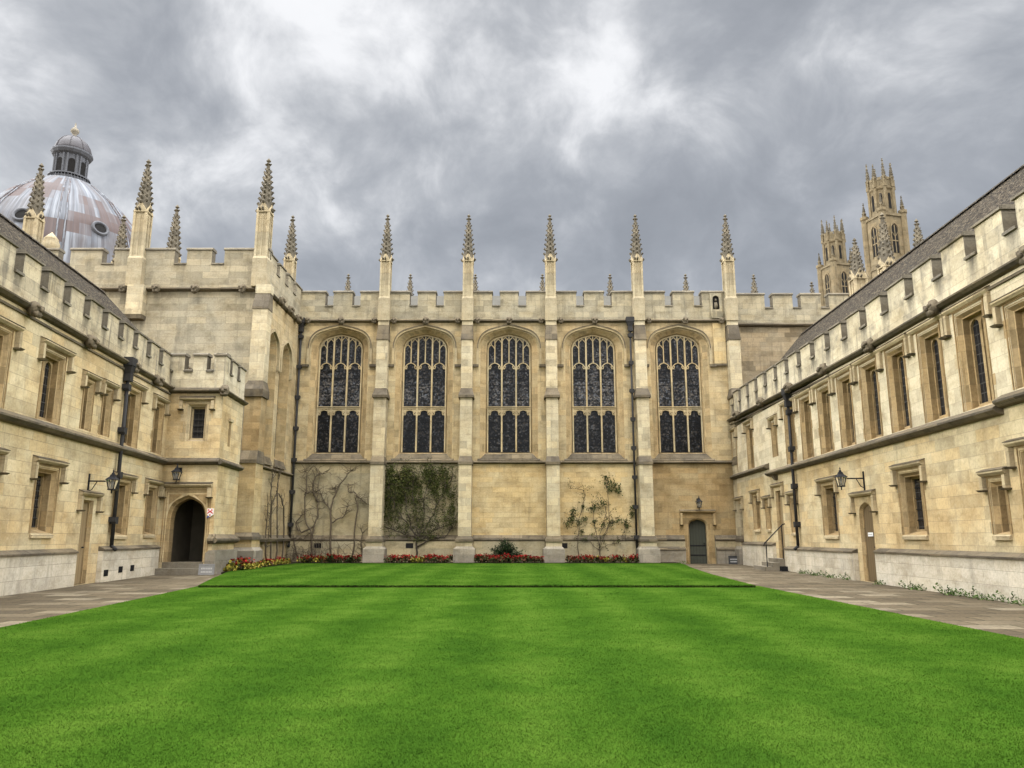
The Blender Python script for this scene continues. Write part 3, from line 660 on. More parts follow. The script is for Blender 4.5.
# ------------------------------------------------------------------ side ranges
def wing(label, loc, rot, wins, doors, u0, u1, sz, strings, plinths, base_doors, zc, zt, zp, cren, ridge, hip, fn, heads, pipe, vents=()):
    T = thing('college_wing', label, 'building', loc, rot)
    holes = []
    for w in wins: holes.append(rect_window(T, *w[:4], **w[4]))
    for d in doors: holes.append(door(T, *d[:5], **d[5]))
    zm = 4.2; mb = MB(); mb.face(rect(u0, u1, zm, zp), [h for h in holes if h[0][1] > 4], 0); mb.build('upper_wall', 'wing' if fn is None else 'wing_pale', T)
    mb = MB(); mb.face(rect(u0, u1, 0, zm), [h for h in holes if h[0][1] < 4], 0)
    mb.add([(u0, 0, 0), (u0, 0, zp + 1), (u0, 7, zp + 1), (u0, 7, 0)], [(0, 1, 2, 3)])
    mb.add([(u1, 0, 0), (u1, 0, zp + 1), (u1, 7, zp + 1), (u1, 7, 0)], [(0, 1, 2, 3)])
    mb.add([(u0, 7, 0), (u1, 7, 0), (u1, 7, zp + 1), (u0, 7, zp + 1)], [(0, 1, 2, 3)])
    mb.build('wall', 'wing', T)
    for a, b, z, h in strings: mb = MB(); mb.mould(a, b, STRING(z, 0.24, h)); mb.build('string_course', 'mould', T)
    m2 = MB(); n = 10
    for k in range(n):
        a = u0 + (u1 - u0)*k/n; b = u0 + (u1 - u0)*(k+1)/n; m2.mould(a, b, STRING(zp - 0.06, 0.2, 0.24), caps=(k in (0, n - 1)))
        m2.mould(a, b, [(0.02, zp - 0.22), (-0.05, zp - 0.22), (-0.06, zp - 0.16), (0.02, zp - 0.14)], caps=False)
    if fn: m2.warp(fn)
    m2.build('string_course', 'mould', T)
    for a, b, z in plinths:
        pl = MB(); pl.mat = 0; pl.box(a, b, -0.16, 0.01, 0, z)
        pl.mat = 1; pl.mould(a - 0.01, b + 0.01, [(0.012, z + 0.003), (-0.2, z + 0.003), (-0.2, z + 0.05), (-0.13, z + 0.09), (0.012, z + 0.15)])
        pl.build('plinth', ['plinth', 'mould'], T)
    parapet(T, u0, u1, zp + 0.02, zc, zt, cren, 0.42, fn, 'parapet_left' if fn is None else 'parapet_right')
    for i, (u, z) in enumerate(heads):
        carved_head(i + len(label), 0.19).build('carved_head', 'mould', T, (u, -0.18, z))
    r = MB(); ra, rb = hip; e0, e1 = (u0, u1); yr = 3.5
    if fn: ez = zt - 0.45
    ez = zc - 0.05
    # front and back slopes and the hipped far end
    far = rb
    if far > 0 and fn is None:   # far end at +u (left range)
        r.add([(u0, 0.45, ez), (e1, 0.45, ez), (ra, yr, ridge), (u0, yr, ridge), (e1, 2*yr, ez), (u0, 2*yr, ez)], [(0, 1, 2, 3), (2, 4, 5, 3), (1, 4, 2), (0, 3, 5)])
    else:
        r.add([(u1, 0.45, ez), (e0 + 0.15, 0.45, ez + 0.3), (ra, yr, ridge + 0.4), (u1, yr, ridge), (e0 + 0.15, 2*yr, ez + 0.3), (u1, 2*yr, ez)], [(0, 1, 2, 3), (2, 4, 5, 3), (1, 4, 2), (0, 3, 5)])
    # thin raised ridge tiles
    r.build('roof', 'slate', T)
    rt = MB(); aa, bb = (u0, ra) if (far > 0 and fn is None) else (ra, u1)
    n = int(abs(bb - aa)/0.5)
    for k in range(n):
        a = aa + (bb - aa)*k/n; b = aa + (bb - aa)*(k+1)/n; zz = (lambda u: ridge if fn is None else ridge + 0.4*(u1 - u)/(u1 - ra))
        rt.add([(a, yr - 0.16, zz(a) - 0.1), (b - 0.02, yr - 0.16, zz(b) - 0.1), (b - 0.02, yr, zz(b) + 0.06), (a, yr, zz(a) + 0.06), (b - 0.02, yr + 0.16, zz(b) - 0.1), (a, yr + 0.16, zz(a) - 0.1)], [(0, 1, 2, 3), (3, 2, 4, 5)])
    rt.build('ridge_tiles', 'slate', T)
    downpipe(T, *pipe)
    for (u, z) in vents:
        v = MB(); v.box(u - 0.16, u + 0.16, -0.172, -0.15, z, z + 0.2)
        v.mat = 1
        for k in range(3): v.box(u - 0.13 + k*0.1, u - 0.09 + k*0.1, -0.18, -0.173, z + 0.03, z + 0.17)
        v.build('vent', ['dark', 'iron'], T)
    return T

# left range: origin at its far corner, local x grows away from the camera
W2 = dict(lights=2, head='arch', depth=0.25); W1 = dict(lights=1, head='flat', hd=0.28, hl=0.34)
LW = dict(lights=2, head='flat', sill=True, bars=4, depth=0.28); LW1 = dict(lights=1, head='flat', sill=True, bars=3, hd=0.3, hl=0.36)
lw = [(-12.85, -11.75, 4.46, 6.3, W2), (-9.97, -8.88, 4.46, 6.32, W2), (-7.42, -6.88, 4.55, 6.0, W1), (-6.05, -5.5, 4.55, 6.02, W1),
      (-4.13, -3.07, 4.46, 6.42, W2), (-1.45, -0.62, 4.5, 6.38, dict(lights=1, head='arch', depth=0.3)),
      (-9.62, -8.55, 1.5, 3.2, LW), (-4.43, -3.22, 1.46, 3.22, LW), (-1.48, -0.50, 1.5, 3.22, dict(LW, lights=1)), (-12.75, -11.72, 1.5, 3.22, LW),
      (-15.6, -14.5, 4.46, 6.3, W2), (-18.6, -17.5, 4.46, 6.3, W2), (-15.6, -14.5, 1.5, 3.2, LW), (-19.3, -18.2, 1.5, 3.2, LW)]
ang_l = math.atan2(1, LB)
wing('long left range of honey stone with battlements and a slate roof, before the dome', (LA + LB*30, 30, 0), ang_l, lw,
     [(-6.72, -5.98, 0.02, 2.5, 'oak_pale', dict(hd=0.36, hz=0.22, depth=0.13))],
     -27.0, 5.6, 0, [(-27, 5.5, 4.14, 0.30)], [(-27, -7.12, 0.93), (-5.28, -0.12, 0.97)], None, 7.84, 8.45, 7.14,
     [(-26.9 + 0.6 + 1.3*k + 0.24, 0.42) for k in range(24)], 11.5, (1.5, 1), None,
     [(-11.16, 7.12), (-7.79, 7.12), (-4.36, 7.12), (-1.95, 7.12), (-15, 7.12), (-18.5, 7.12)], (-4.62, 0.98, 6.85), [(-4.94, 0.18), (-3.77, 0.24), (-2.74, 0.25)])

rw = [(0.16, 1.0, 4.78, 6.92, dict(W2, lights=1)), (3.3, 4.25, 4.65, 6.9, W2), (7.62, 8.2, 4.9, 6.45, W1)]
for a, b in ((9.58, 10.65), (11.62, 12.66), (13.66, 14.7), (15.68, 16.7), (17.66, 18.76), (19.6, 20.62), (21.62, 22.66), (23.55, 24.68)):
    rw.append((a, b, 4.40, 6.78, dict(W2, hd=0.42, hl=0.52, proj=0.12)))
rw += [(25.62, 26.75, 4.55, 6.36, dict(W2)), (29.0, 30.1, 4.5, 6.4, W2)]
rw += [(3.72, 4.72, 1.75, 3.36, dict(LW, hd=0.26)), (5.88, 6.45, 1.75, 2.98, LW1), (9.58, 10.18, 1.58, 2.98, LW1), (13.3, 14.6, 1.46, 3.24, dict(LW, hd=0.3)),
       (19.65, 20.95, 1.46, 3.18, dict(LW, hd=0.28)), (24.18, 24.72, 1.46, 2.64, dict(LW1, hd=0.24, hl=0.3)), (25.45, 26.5, 1.46, 3.2, LW)]
def rshift(x, y, z): return (x, y, z + 0.026*max(0.0, 17.5 - x) - 0.012*max(0.0, x - 24))
RW = wing('long right range of cream stone with a close row of tall upper windows', (RA + RB*42, 42, 0), math.atan2(-1, -RB), rw,
     [(0.48, 1.5, 0.05, 3.14, 'oak_pale', dict(hd=0.3, hl=0.5, depth=0.16)), (7.45, 8.38, 0.5, 3.4, 'oak_pale', dict(hd=0.36, depth=0.16)), (16.52, 17.55, 0.02, 2.5, 'oak_brown', dict(depth=0.12, arched=True, hd=0.4, hz=0.3, hl=0.5))],
     0.03, 38.0, 0, [(0.05, 6.8, 4.44, 0.28), (6.81, 25.05, 4.08, 0.30), (25.06, 38, 4.22, 0.30)], [(1.7, 7.05, 1.02), (8.75, 16.15, 0.88), (17.85, 38, 0.92)], None, 7.98, 8.62, 7.2,
     [(0.72 + 1.588*k, 0.5) for k in range(23)], 11.62, (2.0, -1), rshift,
     [(22.88, 7.2), (18.88, 7.22), (14.88, 7.33), (10.9, 7.45), (6.8, 7.55), (2.16, 7.7), (26.9, 7.16)], (10.5, 0.9, 7.0))
d = MB(); d.frustum(7.75, 7.95, -0.1, 0.0, 3.86, 7.68, 8.02, -0.22, 0.0, 4.06); d.build('corbel', 'mould', RW)

# ------------------------------------------------------------------ pinnacles
def crocket(mb, r, z, ang, s):
    ca, sa = math.cos(ang), math.sin(ang)
    P = [(r - 0.03, z - 0.03*s), (r + 0.06*s, z + 0.0), (r + 0.115*s, z + 0.06*s), (r + 0.09*s, z + 0.13*s)]
    mb.tube([(p*ca, p*sa, q) for p, q in P], [0.06*s, 0.06*s, 0.065*s, 0.03*s], 5)
def spire_mb(r0, h, levels=7, s=1.0):
    """tall octagonal spirelet with crockets on its edges and a leafy finial"""
    mb = MB(); mb.lathe([(r0*1.0, 0), (r0*0.98, h*0.06), (r0*0.22, h*0.92), (r0*0.1, h*0.96)], 8, a0=R(22.5))
    for k in range(8): crocket(mb, r0*0.98, 0.02*h, k*math.pi/4 + (R(22.5) if k % 2 else 0), 0.85*s)
    for l in range(1, levels + 1):
        f = l/(levels + 1.15); z = h*(0.05 + 0.86*f); r = r0*(0.98 - 0.78*f)
        for k in range(4): crocket(mb, r*0.9, z, k*math.pi/2 + (R(45) if l % 2 == 0 else 0)*0, s*(1.0 - 0.38*f))
        for k in range(4): crocket(mb, r*0.8, z + 0.05*h, k*math.pi/2 + R(45), s*0.8*(1.0 - 0.45*f))
    z = h*0.93
    mb.lathe([(0.03, z), (0.12*s, z + 0.06), (0.05, z + 0.13), (0.04, z + 0.17), (0.11*s, z + 0.24), (0.03, z + 0.33*s), (0.0, z + 0.36*s)], 7)
    for k in range(4): crocket(mb, 0.06, z + 0.02, k*math.pi/2, 0.6*s)
    return mb
def shaft_mb(w, z0, z1, gab=True):
    """square panelled shaft with a small gablet on every side"""
    mb = MB(); a = w/2
    mb.frustum(-a*1.12, a*1.12, -a*1.12, a*1.12, z0, -a*1.12, a*1.12, -a*1.12, a*1.12, z0 + (z1 - z0)*0.36)
    mb.frustum(-a*1.12, a*1.12, -a*1.12, a*1.12, z0 + (z1 - z0)*0.36 + 0.001, -a, a, -a, a, z0 + (z1 - z0)*0.39)
    zz = z0 + (z1 - z0)*0.39 + 0.001; b = a*0.82
    mb.box(-b, b, -b, b, zz, z1)
    for sx in (-1, 1):
        for sy in (-1, 1): mb.box(min(sx*a, sx*a*0.66), max(sx*a, sx*a*0.66), min(sy*a, sy*a*0.66), max(sy*a, sy*a*0.66), zz, z1 - 0.002)
    for k in range(4):
        g = MB(); g.box(-a*0.10, a*0.10, -a*0.94, -b + 0.002, zz, z1 - 0.25)
        if gab: g.prism([(-a*1.02, z1 - 0.1), (0, z1 + w*0.75), (a*1.02, z1 - 0.1)], -a*1.06, -a*0.8)
        mb.merge(g.move(rot=k*math.pi/2))
    return mb
_cache = {}
def pinnacle(parent, x, y, z0, z1, ztip, w, mat='shaft', smat='spire', s=1.0, lv=7, rot=0.0):
    k1 = ('sh', round(z1 - z0, 2), w, mat); k2 = ('sp', round(ztip - z1, 2), w, s, lv, smat)
    if k1 not in _cache: _cache[k1] = shaft_mb(w, 0, z1 - z0).mesh('pinnacle', mat)
    if k2 not in _cache: _cache[k2] = spire_mb(w*0.55, ztip - z1 - 0.12, lv, s).mesh('spirelet', smat)
    p = bpy.data.objects.new('pinnacle', _cache[k1]); COL.objects.link(p); p.parent = parent; p.location = (x, y, z0); p.rotation_euler[2] = rot
    q = bpy.data.objects.new('spirelet', _cache[k2]); COL.objects.link(q); q.parent = p; q.location = (0, 0, z1 - z0 - 0.02)
    return p

# ------------------------------------------------------------------ chapel
CH = thing('chapel', 'tall chapel facing the lawn with five great traceried windows and crocketed pinnacles', 'building', (0, 42, 0))
WC = [-9.66, -4.90, -0.17, 4.58, 9.36]
SP, RI = 11.72, 1.0
GD = 0.34
chholes = []
def chapel_window(cx, i):
    fr = MB()
    oW, iW = 1.60, 1.20
    out = arch(oW, 5.50, SP, 1.22, cx); mid = arch(1.36, 5.86, SP, 1.06, cx); mid2 = arch(1.30, 5.88, SP, 1.02, cx); inn = arch(iW, 5.98, SP, 0.92, cx)
    fr.mat = 1; fr.band(out, mid, 0.0, 0.20); fr.band(mid, mid2, 0.20, 0.23); fr.band(mid2, inn, 0.23, GD + 0.1); fr.mat = 0
    t = 0.065; y0, y1 = GD - 0.06, GD + 0.07
    lw_ = (2*iW)/3; ms = [cx - iW + lw_, cx + iW - lw_]; zt = 8.42; zh = 10.62
    for m in ms: fr.ribbon([(m, 5.98), (m, arch_z(iW, SP, 0.92, m - cx))], t + 0.02, y0 - 0.012, y1)
    fr.ribbon([(cx - iW + 0.01, zt), (cx + iW - 0.01, zt)], 0.075, y0 + 0.004, y1 - 0.004)
    fr.ribbon([(cx - iW + 0.01, zt + 0.085), (cx + iW - 0.01, zt + 0.085)], 0.05, y0 - 0.04, y1 - 0.008)
    edge = [(p[0]*1.0, p[1]) for p in inn]
    fr.ribbon([(cx + (p[0] - cx)*0.985, p[1] - 0.015) for p in edge], 0.07, y0 + 0.008, y1 - 0.01)
    for k in range(3):
        a = cx - iW + k*lw_; c = a + lw_/2; hw = lw_/2 - 0.03
        for zb, top in ((zt - 0.42, False), (zh, True)):
            pts = []
            for j in range(13):
                u = -1 + 2*j/12; pts.append((c + hw*u, zb + (0.40 if top else 0.34)*(1 - abs(u)**1.9)**0.62))
            fr.ribbon(pts, 0.048, y0 + 0.012, y1 - 0.014)
            for sgn in (-1, 1):     # cusps
                xx = c + sgn*hw*0.66; fr.ribbon([(c + sgn*hw*0.98, zb + 0.08), (xx, zb + 0.07), (c + sgn*hw*0.56, zb + 0.2), (c + sgn*hw*0.74, zb + 0.28)], 0.045, y0 + 0.02, y1 - 0.02)
            if not top:            # solid spandrels of the lower heads
                for sgn in (-1, 1): fr.prism([(c + sgn*hw*1.04, zb + 0.16), (c + sgn*hw*1.04, zb + 0.37), (c + sgn*hw*0.3, zb + 0.37), (c + sgn*hw*0.75, zb + 0.25)], y0 + 0.022, y1 - 0.022)
        zs = zh + 0.40; zc_ = arch_z(iW, SP, 0.92, c - cx); fr.ribbon([(c, zs), (c, zc_)], 0.055, y0 + 0.016, y1 - 0.016)
        for h in (-1, 1):           # pairs of small panel lights above each head
            cc = c + h*lw_/4; q = lw_/4 - 0.02; zz = arch_z(iW, SP, 0.92, (cc - cx)) - 0.30
            if abs(cc - cx) > iW*0.8: zz -= 0.12
            pts = [(cc + q*u/4.0, zz + 0.2*(1 - abs(u/4.0)**1.7)) for u in range(-4, 5)]
            fr.ribbon(pts, 0.045, y0 + 0.025, y1 - 0.026)
            fr.ribbon([(cc, zz + 0.2), (cc, zz + 0.5 if zz + 0.5 < arch_z(iW, SP, 0.92, cc - cx) else arch_z(iW, SP, 0.92, cc - cx))], 0.05, y0 + 0.03, y1 - 0.03)
    w = fr.build('window', ['tracery', 'splay'], CH)
    g = MB(); g.face(inn, [], GD + 0.02); g.build('glass', 'glass_chapel', w)
    sd = MB()                       # iron saddle bars
    for k in range(3):
        a = cx - iW + k*lw_ + 0.06
        for z in list(np.arange(6.4, 8.0, 0.42)) + list(np.arange(8.9, 10.7, 0.42)): sd.box(a, a + lw_ - 0.12, GD - 0.005, GD + 0.012, z, z + 0.014)
    sd.build('saddle_bar', 'iron', w)
    sl_ = MB(); sl_.mould(cx - 1.72, cx + 1.72, [(0.0, 5.42), (-0.10, 5.46), (-0.10, 5.50), (0.02, 5.62)]); sl_.frustum(cx - 1.56, cx + 1.56, -0.02, 0.2, 5.60, cx - 1.30, cx + 1.30, 0.18, 0.24, 5.90)
    sl_.build('sill', 'mould', w)
    # hood mould follows the arch and drops to the springing with a short return
    hp = arch(1.76, 10.86, SP, 1.36, cx); h = MB()
    h.ribbon(hp, 0.13, -0.13, 0.01); h2 = [(p[0] + (0.09 if p[0] > cx else -0.09)*0, p[1] + 0.07) for p in hp[1:-1]]
    h.mat = 1; h.ribbon(h2, 0.05, -0.17, 0.012)
    h.box(cx - 2.06, cx - 1.70, -0.15, 0.01, 10.72, 10.858); h.box(cx + 1.70, cx + 2.06, -0.15, 0.01, 10.72, 10.858)
    h.build('hood_mould', ['tracery', 'mould'], w)
    chholes.append(out)
for i, c in enumerate(WC): chapel_window(c, i)
DOORC = (9.44, 10.53)
dh = door(CH, DOORC[0], DOORC[1], 0.0, 2.4, 'oak_green', arched=True, hd=0.40, hz=0.38, hl=0.62, depth=0.25, straps=True, jm='splay', hmat='splay')
mb = MB(); mb.face(rect(-12.0, 12.75, 5.36, 13.3), chholes, 0)
mb.add([(12.75, 0, 5.36), (12.75, 0, 13.3), (12.75, 9.5, 13.3), (12.75, 9.5, 5.36)], [(0, 1, 2, 3)])
mb.add([(-12, 9.5, 0), (12.75, 9.5, 0), (12.75, 9.5, 14.3), (-12, 9.5, 14.3)], [(0, 1, 2, 3)])
mb.add([(-12, 0.5, 0), (-12, 9.5, 0), (-12, 9.5, 14.3), (-12, 0.5, 14.3)], [(0, 1, 2, 3)])
mb.build('wall', 'chapel', CH)
BX = [-7.2, -2.5, 2.19, 7.14, 12.36]
edges = [-12.0] + BX
pm = ['panel_grey', 'panel_grey', 'panel_pale', 'panel_pale', 'panel_ochre']
for k in range(5):
    mb = MB(); a, b = edges[k], edges[k+1] if k < 4 else 12.75
    mb.face(rect(a, b, 0.0, 5.36), [dh] if k == 4 else [], 0.0)
    mb.build('wall_panel', pm[k], CH)
# string courses, broken by buttresses and the door
for a, b in zip([-12.0] + [x + 0.34 for x in BX[:4]], [x - 0.34 for x in BX]):
    for zz, pr, hh in ((5.30, 0.16, 0.2), (13.28, 0.2, 0.22)):
        m = MB(); m.mould(a, b, STRING(zz, pr, hh)); m.build('string_course', 'mould', CH)
for a, b in [(-12.0, BX[0] - 0.4), (BX[0] + 0.4, BX[1] - 0.4), (BX[1] + 0.4, BX[2] - 0.4), (BX[2] + 0.4, BX[3] - 0.4), (BX[3] + 0.4, 9.22), (10.85, 12.2)]:
    pl = MB(); pl.box(a, b, -0.20, 0.0, 0.0, 1.176)
    pl.mat = 2; pl.mould(a, b, [(0.02, 1.18), (-0.20, 1.18), (-0.24, 1.24), (-0.24, 1.30), (-0.02, 1.50), (0.02, 1.50)])
    if a > 7: pl.mat = 1; pl.box(a + 0.01, b - 0.01, -0.34, -0.202, 0.0, 0.72); pl.mat = 2; pl.mould(a, b, [(-0.2, 0.722), (-0.38, 0.722), (-0.38, 0.78), (-0.2, 0.9)])
    pl.build('plinth', ['panel_grey', 'grey_base', 'mould'], CH)
for u in (-5.45, -7.6 - 2.75, 2.75): 
    v = MB(); v.box(u - 0.2, u + 0.2, -0.212, -0.19, 0.82, 1.08); v.build('vent', 'dark', CH)
# battlements: three merlons and two crenels a bay
cr_ = []
bx2 = [-12.05] + BX
for a, b in zip(bx2[:-1], bx2[1:]):
    a2, b2 = a + 0.35, b - 0.35; L_ = b2 - a2; cw = 0.46; mw_ = (L_ - 2*cw)/3
    cr_ += [(a2 + mw_ + cw/2, cw), (a2 + 2*mw_ + 1.5*cw, cw)]
parapet(CH, -12.0, 12.75, 13.32, 14.24, 15.06, cr_, 0.55, mat='chapel_high', coping_h=0.13)
mb = MB(); mb.add([(-12, 0.56, 13.9), (12.75, 0.56, 13.9), (12.75, 4.75, 16.4), (-12, 4.75, 16.4), (12.75, 9.2, 14.2), (-12, 9.2, 14.2)], [(0, 1, 2, 3), (3, 2, 4, 5), (1, 4, 2), (0, 3, 5)])
mb.build('roof', 'lead', CH)
hs = 0
for a, b in zip(bx2[:-1], bx2[1:]):
    for u in ((a + b)/2, b - 0.55, a + 0.55):
        hs += 1
        carved_head(hs, 0.19 if u == (a + b)/2 else 0.16).build('carved_head', 'mould', CH, (u, -0.22, 13.36))
# buttresses
for i, x in enumerate(BX):
    b = MB(); w = 0.34
    def col(w0, w1, ya, za, yb, zb): b.frustum(x - w0, x + w0, ya, 0.02, za, x - w1, x + w1, yb, 0.02, zb)
    b.mat = 2; col(0.56, 0.56, -1.14, 0, -1.12, 0.78); col(0.56, 0.42, -1.12, 0.781, -1.02, 0.92)
    b.mat = 0; col(0.42, 0.42, -1.02, 0.921, -1.02, 1.16)
    b.mat = 1; col(0.46, 0.46, -1.08, 1.161, -1.08, 1.28); col(0.46, 0.345, -1.08, 1.281, -0.93, 1.46)
    b.mat = 0; col(0.345, 0.345, -0.93, 1.461, -0.93, 5.2)
    b.mat = 1; col(0.385, 0.385, -0.98, 5.201, -0.98, 5.34); col(0.385, 0.325, -0.98, 5.341, -0.74, 5.66)
    b.mat = 0; col(0.325, 0.325, -0.74, 5.661, -0.74, 8.86)
    b.mat = 1; col(0.42, 0.42, -0.84, 8.861, -0.84, 9.0); col(0.42, 0.31, -0.84, 9.001, -0.58, 9.42)
    b.mat = 0; col(0.31, 0.31, -0.58, 9.421, -0.58, 12.15)
    b.mat = 1; col(0.34, 0.34, -0.62, 12.151, -0.62, 12.2); col(0.34, 0.30, -0.62, 12.201, -0.42, 13.05)
    b.mat = 0; col(0.30, 0.30, -0.40, 13.051, -0.40, 13.35)
    b.build('buttress', ['buttress', 'mould', 'grey_base'], CH)
    pinnacle(CH, x, -0.14, 13.30, 16.9, 19.75, 0.58)
pinnacle(CH, -12.72, -0.1, 13.30, 16.95, 19.7, 0.58)
for x in (-11.6, -7.2, -2.6, 2.16, 6.95, 12.3): pinnacle(CH, x, 10.0, 13.6, 16.9, 19.7, 0.58)
# bell niche in the battlements by the last buttress
n = MB(); ar = arch(0.19, 14.05, 14.65, 0.22, 11.58, 5); 
n.face(rect(11.26, 11.9, 13.86, 15.0), [ar], -0.09); n.band(ar, ar, -0.09, 0.0); n.band(rect(11.26, 11.9, 13.86, 15.0), rect(11.26, 11.9, 13.86, 15.0), -0.09, 0.0)
n.mat = 1; n.face(ar, [], -0.006)
n.mat = 0; n.frustum(11.3, 11.86, -0.12, 0.0, 13.52, 11.2, 11.96, -0.2, 0.0, 13.858)
nn = n.build('niche', ['chapel_high', 'dark'], CH)
st = blob(0.11, 3, amp=0.2, sz=2.0); st.move(11.58, -0.05, 14.28); st.merge(blob(0.07, 4).move(11.58, -0.06, 14.6)); st.build('statue', 'spire', nn)
b = MB(); b.box(11.32, 12.0, -0.10, 0.0, 10.9, 13.26); b.mat = 1; b.mould(11.28, 12.0, [(0.0, 10.78), (-0.14, 10.78), (-0.14, 10.899), (0.0, 10.899)]); b.build('pier', ['panel_pale', 'mould'], CH)
downpipe(CH, -11.86, 0.9, 13.0, 0.068, -0.16, nb=7)
downpipe(CH, 6.62, 0.35, 13.0, 0.055, -0.34, nb=8)

# ------------------------------------------------------------------ hall beyond the right range
HL = thing('hall', 'hall of brown patched stone continuing the chapel behind the right-hand slate roof', 'building', (12.76, 42.6, 0))
mb = MB(); mb.box(0, 14, 0, 9, 0, 13.2); mb.build('wall', 'hall', HL)
mb = MB(); mb.mould(0, 14, STRING(13.2, 0.22, 0.26)); mb.build('string_course', 'mould', HL)
parapet(HL, 0, 14, 13.4, 14.3, 15.12, [(2.05 + 1.62*k, 0.48) for k in range(7)], 0.5, mat='chapel_high', coping_h=0.13)
mb = MB(); mb.add([(0, 0.52, 13.9), (14, 0.52, 13.9), (14, 4.5, 15.8), (0, 4.5, 15.8), (14, 9, 14), (0, 9, 14)], [(0, 1, 2, 3), (3, 2, 4, 5), (1, 4, 2), (0, 3, 5)]); mb.build('roof', 'lead', HL)
pinnacle(HL, 4.3, 9.2, 13.6, 16.7, 19.6, 0.62); pinnacle(HL, 8.2, 8.8, 13.6, 16.3, 18.9, 0.5)
pinnacle(HL, 9.4, 4.4, 13.0, 17.6, 20.3, 0.85, s=1.2); pinnacle(HL, 9.6, 1.0, 13.0, 17.2, 20.6, 0.8, s=1.2); pinnacle(HL, 12.2, 2.0, 13.0, 17.6, 20.6, 0.8, s=1.2)

# ------------------------------------------------------------------ antechapel
AN = thing('antechapel', 'tall battlemented antechapel block of grey-gold stone standing forward at the left of the chapel', 'building', (-12.0, 36, 0))
mb = MB(); mb.face(rect(-13.0, 0.0, 0, 13.3), [], 0); mb.add([(-13, 0, 0), (-13, 0, 13.3), (-13, 7, 13.3), (-13, 7, 0)], [(0, 1, 2, 3)]); mb.add([(-13, 7, 0), (-13, 7, 13.3), (0, 7, 13.3), (0, 7, 0)], [(0, 1, 2, 3)])
mb.add([(-13, 0.3, 13.3), (0, 0.3, 13.3), (0, 7, 13.3), (-13, 7, 13.3)], [(0, 1, 2, 3)])
mb.build('wall', 'ante', AN)
sw = MB(); aholes = []
for c in (1.32, 3.62):
    out = arch(0.86, 5.1, 10.3, 1.15, c); inn = arch(0.56, 5.5, 10.3, 0.85, c); fr = MB()
    fr.band(out, arch(0.70, 5.3, 10.3, 1.0, c), 0, 0.22); fr.band(arch(0.70, 5.3, 10.3, 1.0, c), inn, 0.22, 0.42)
    fr.ribbon([(c, 5.5), (c, 11.1)], 0.09, 0.36, 0.46); fr.ribbon([(c - 0.56, 7.9), (c + 0.56, 7.9)], 0.12, 0.364, 0.456)
    w_ = fr.build('window', 'panel_ochre', AN, rot=R(90)); gg = MB(); gg.face(inn, [], 0.43); gg.build('glass', 'glass_chapel', w_)
    h = MB(); h.ribbon(arch(0.98, 9.7, 10.3, 1.28, c), 0.14, -0.14, 0.01); h.build('hood_mould', 'tracery', w_)
    q = MB(); q.frustum(c - 0.95, c + 0.95, -0.12, 0.02, 4.85, c - 0.8, c + 0.8, 0.0, 0.1, 5.25); q.build('sill', 'mould', w_)
    aholes.append(out)
sw.face(rect(0.0, 6.0, 0, 13.3), aholes, 0.0); sw.build('side_wall', 'chapel', AN, rot=R(90))
mb = MB(); mb.mould(-13, 0.1, STRING(13.16, 0.22, 0.24)); mb.build('string_course', 'mould', AN)
for pr in (STRING(13.10, 0.2, 0.24), STRING(4.6, 0.16, 0.2), [(0.02, 1.16), (-0.2, 1.18), (-0.24, 1.3), (-0.02, 1.5), (0.02, 1.5)]):
    m2 = MB(); m2.mould(0.0, 6.0, pr); m2.build('string_course', 'mould', AN, rot=R(90))
parapet(AN, -13, 0.0, 13.4, 14.56, 15.30, [(-10.1, 0.62), (-7.92, 0.62), (-4.35, 0.62), (-2.5, 0.62), (-12.3, 0.5)], 0.45, mat='ante', coping_h=0.14)
pp = MB(); q0 = len(AN.children)
A2 = thing('tmp', 'x', 'x')
parapet(A2, 0.45, 6.0, 13.35, 14.5, 15.2, [(1.6, 0.5), (3.1, 0.5), (4.6, 0.5)], 0.45, mat='ante', coping_h=0.13)
for ch in list(A2.children): ch.parent = AN; ch.rotation_euler = (0, 0, R(90))
bpy.data.objects.remove(A2)
for i, u in enumerate((-10.8, -8.9, -6.9, -5.3, -3.4, -1.1)): carved_head(40 + i, 0.2).build('carved_head', 'mould', AN, (u, -0.25, 13.24))
for i, u in enumerate((1.6, 3.2, 4.8)): carved_head(50 + i, 0.2).build('carved_head', 'mould', AN, (0.25, u, 13.2), rot=R(90))
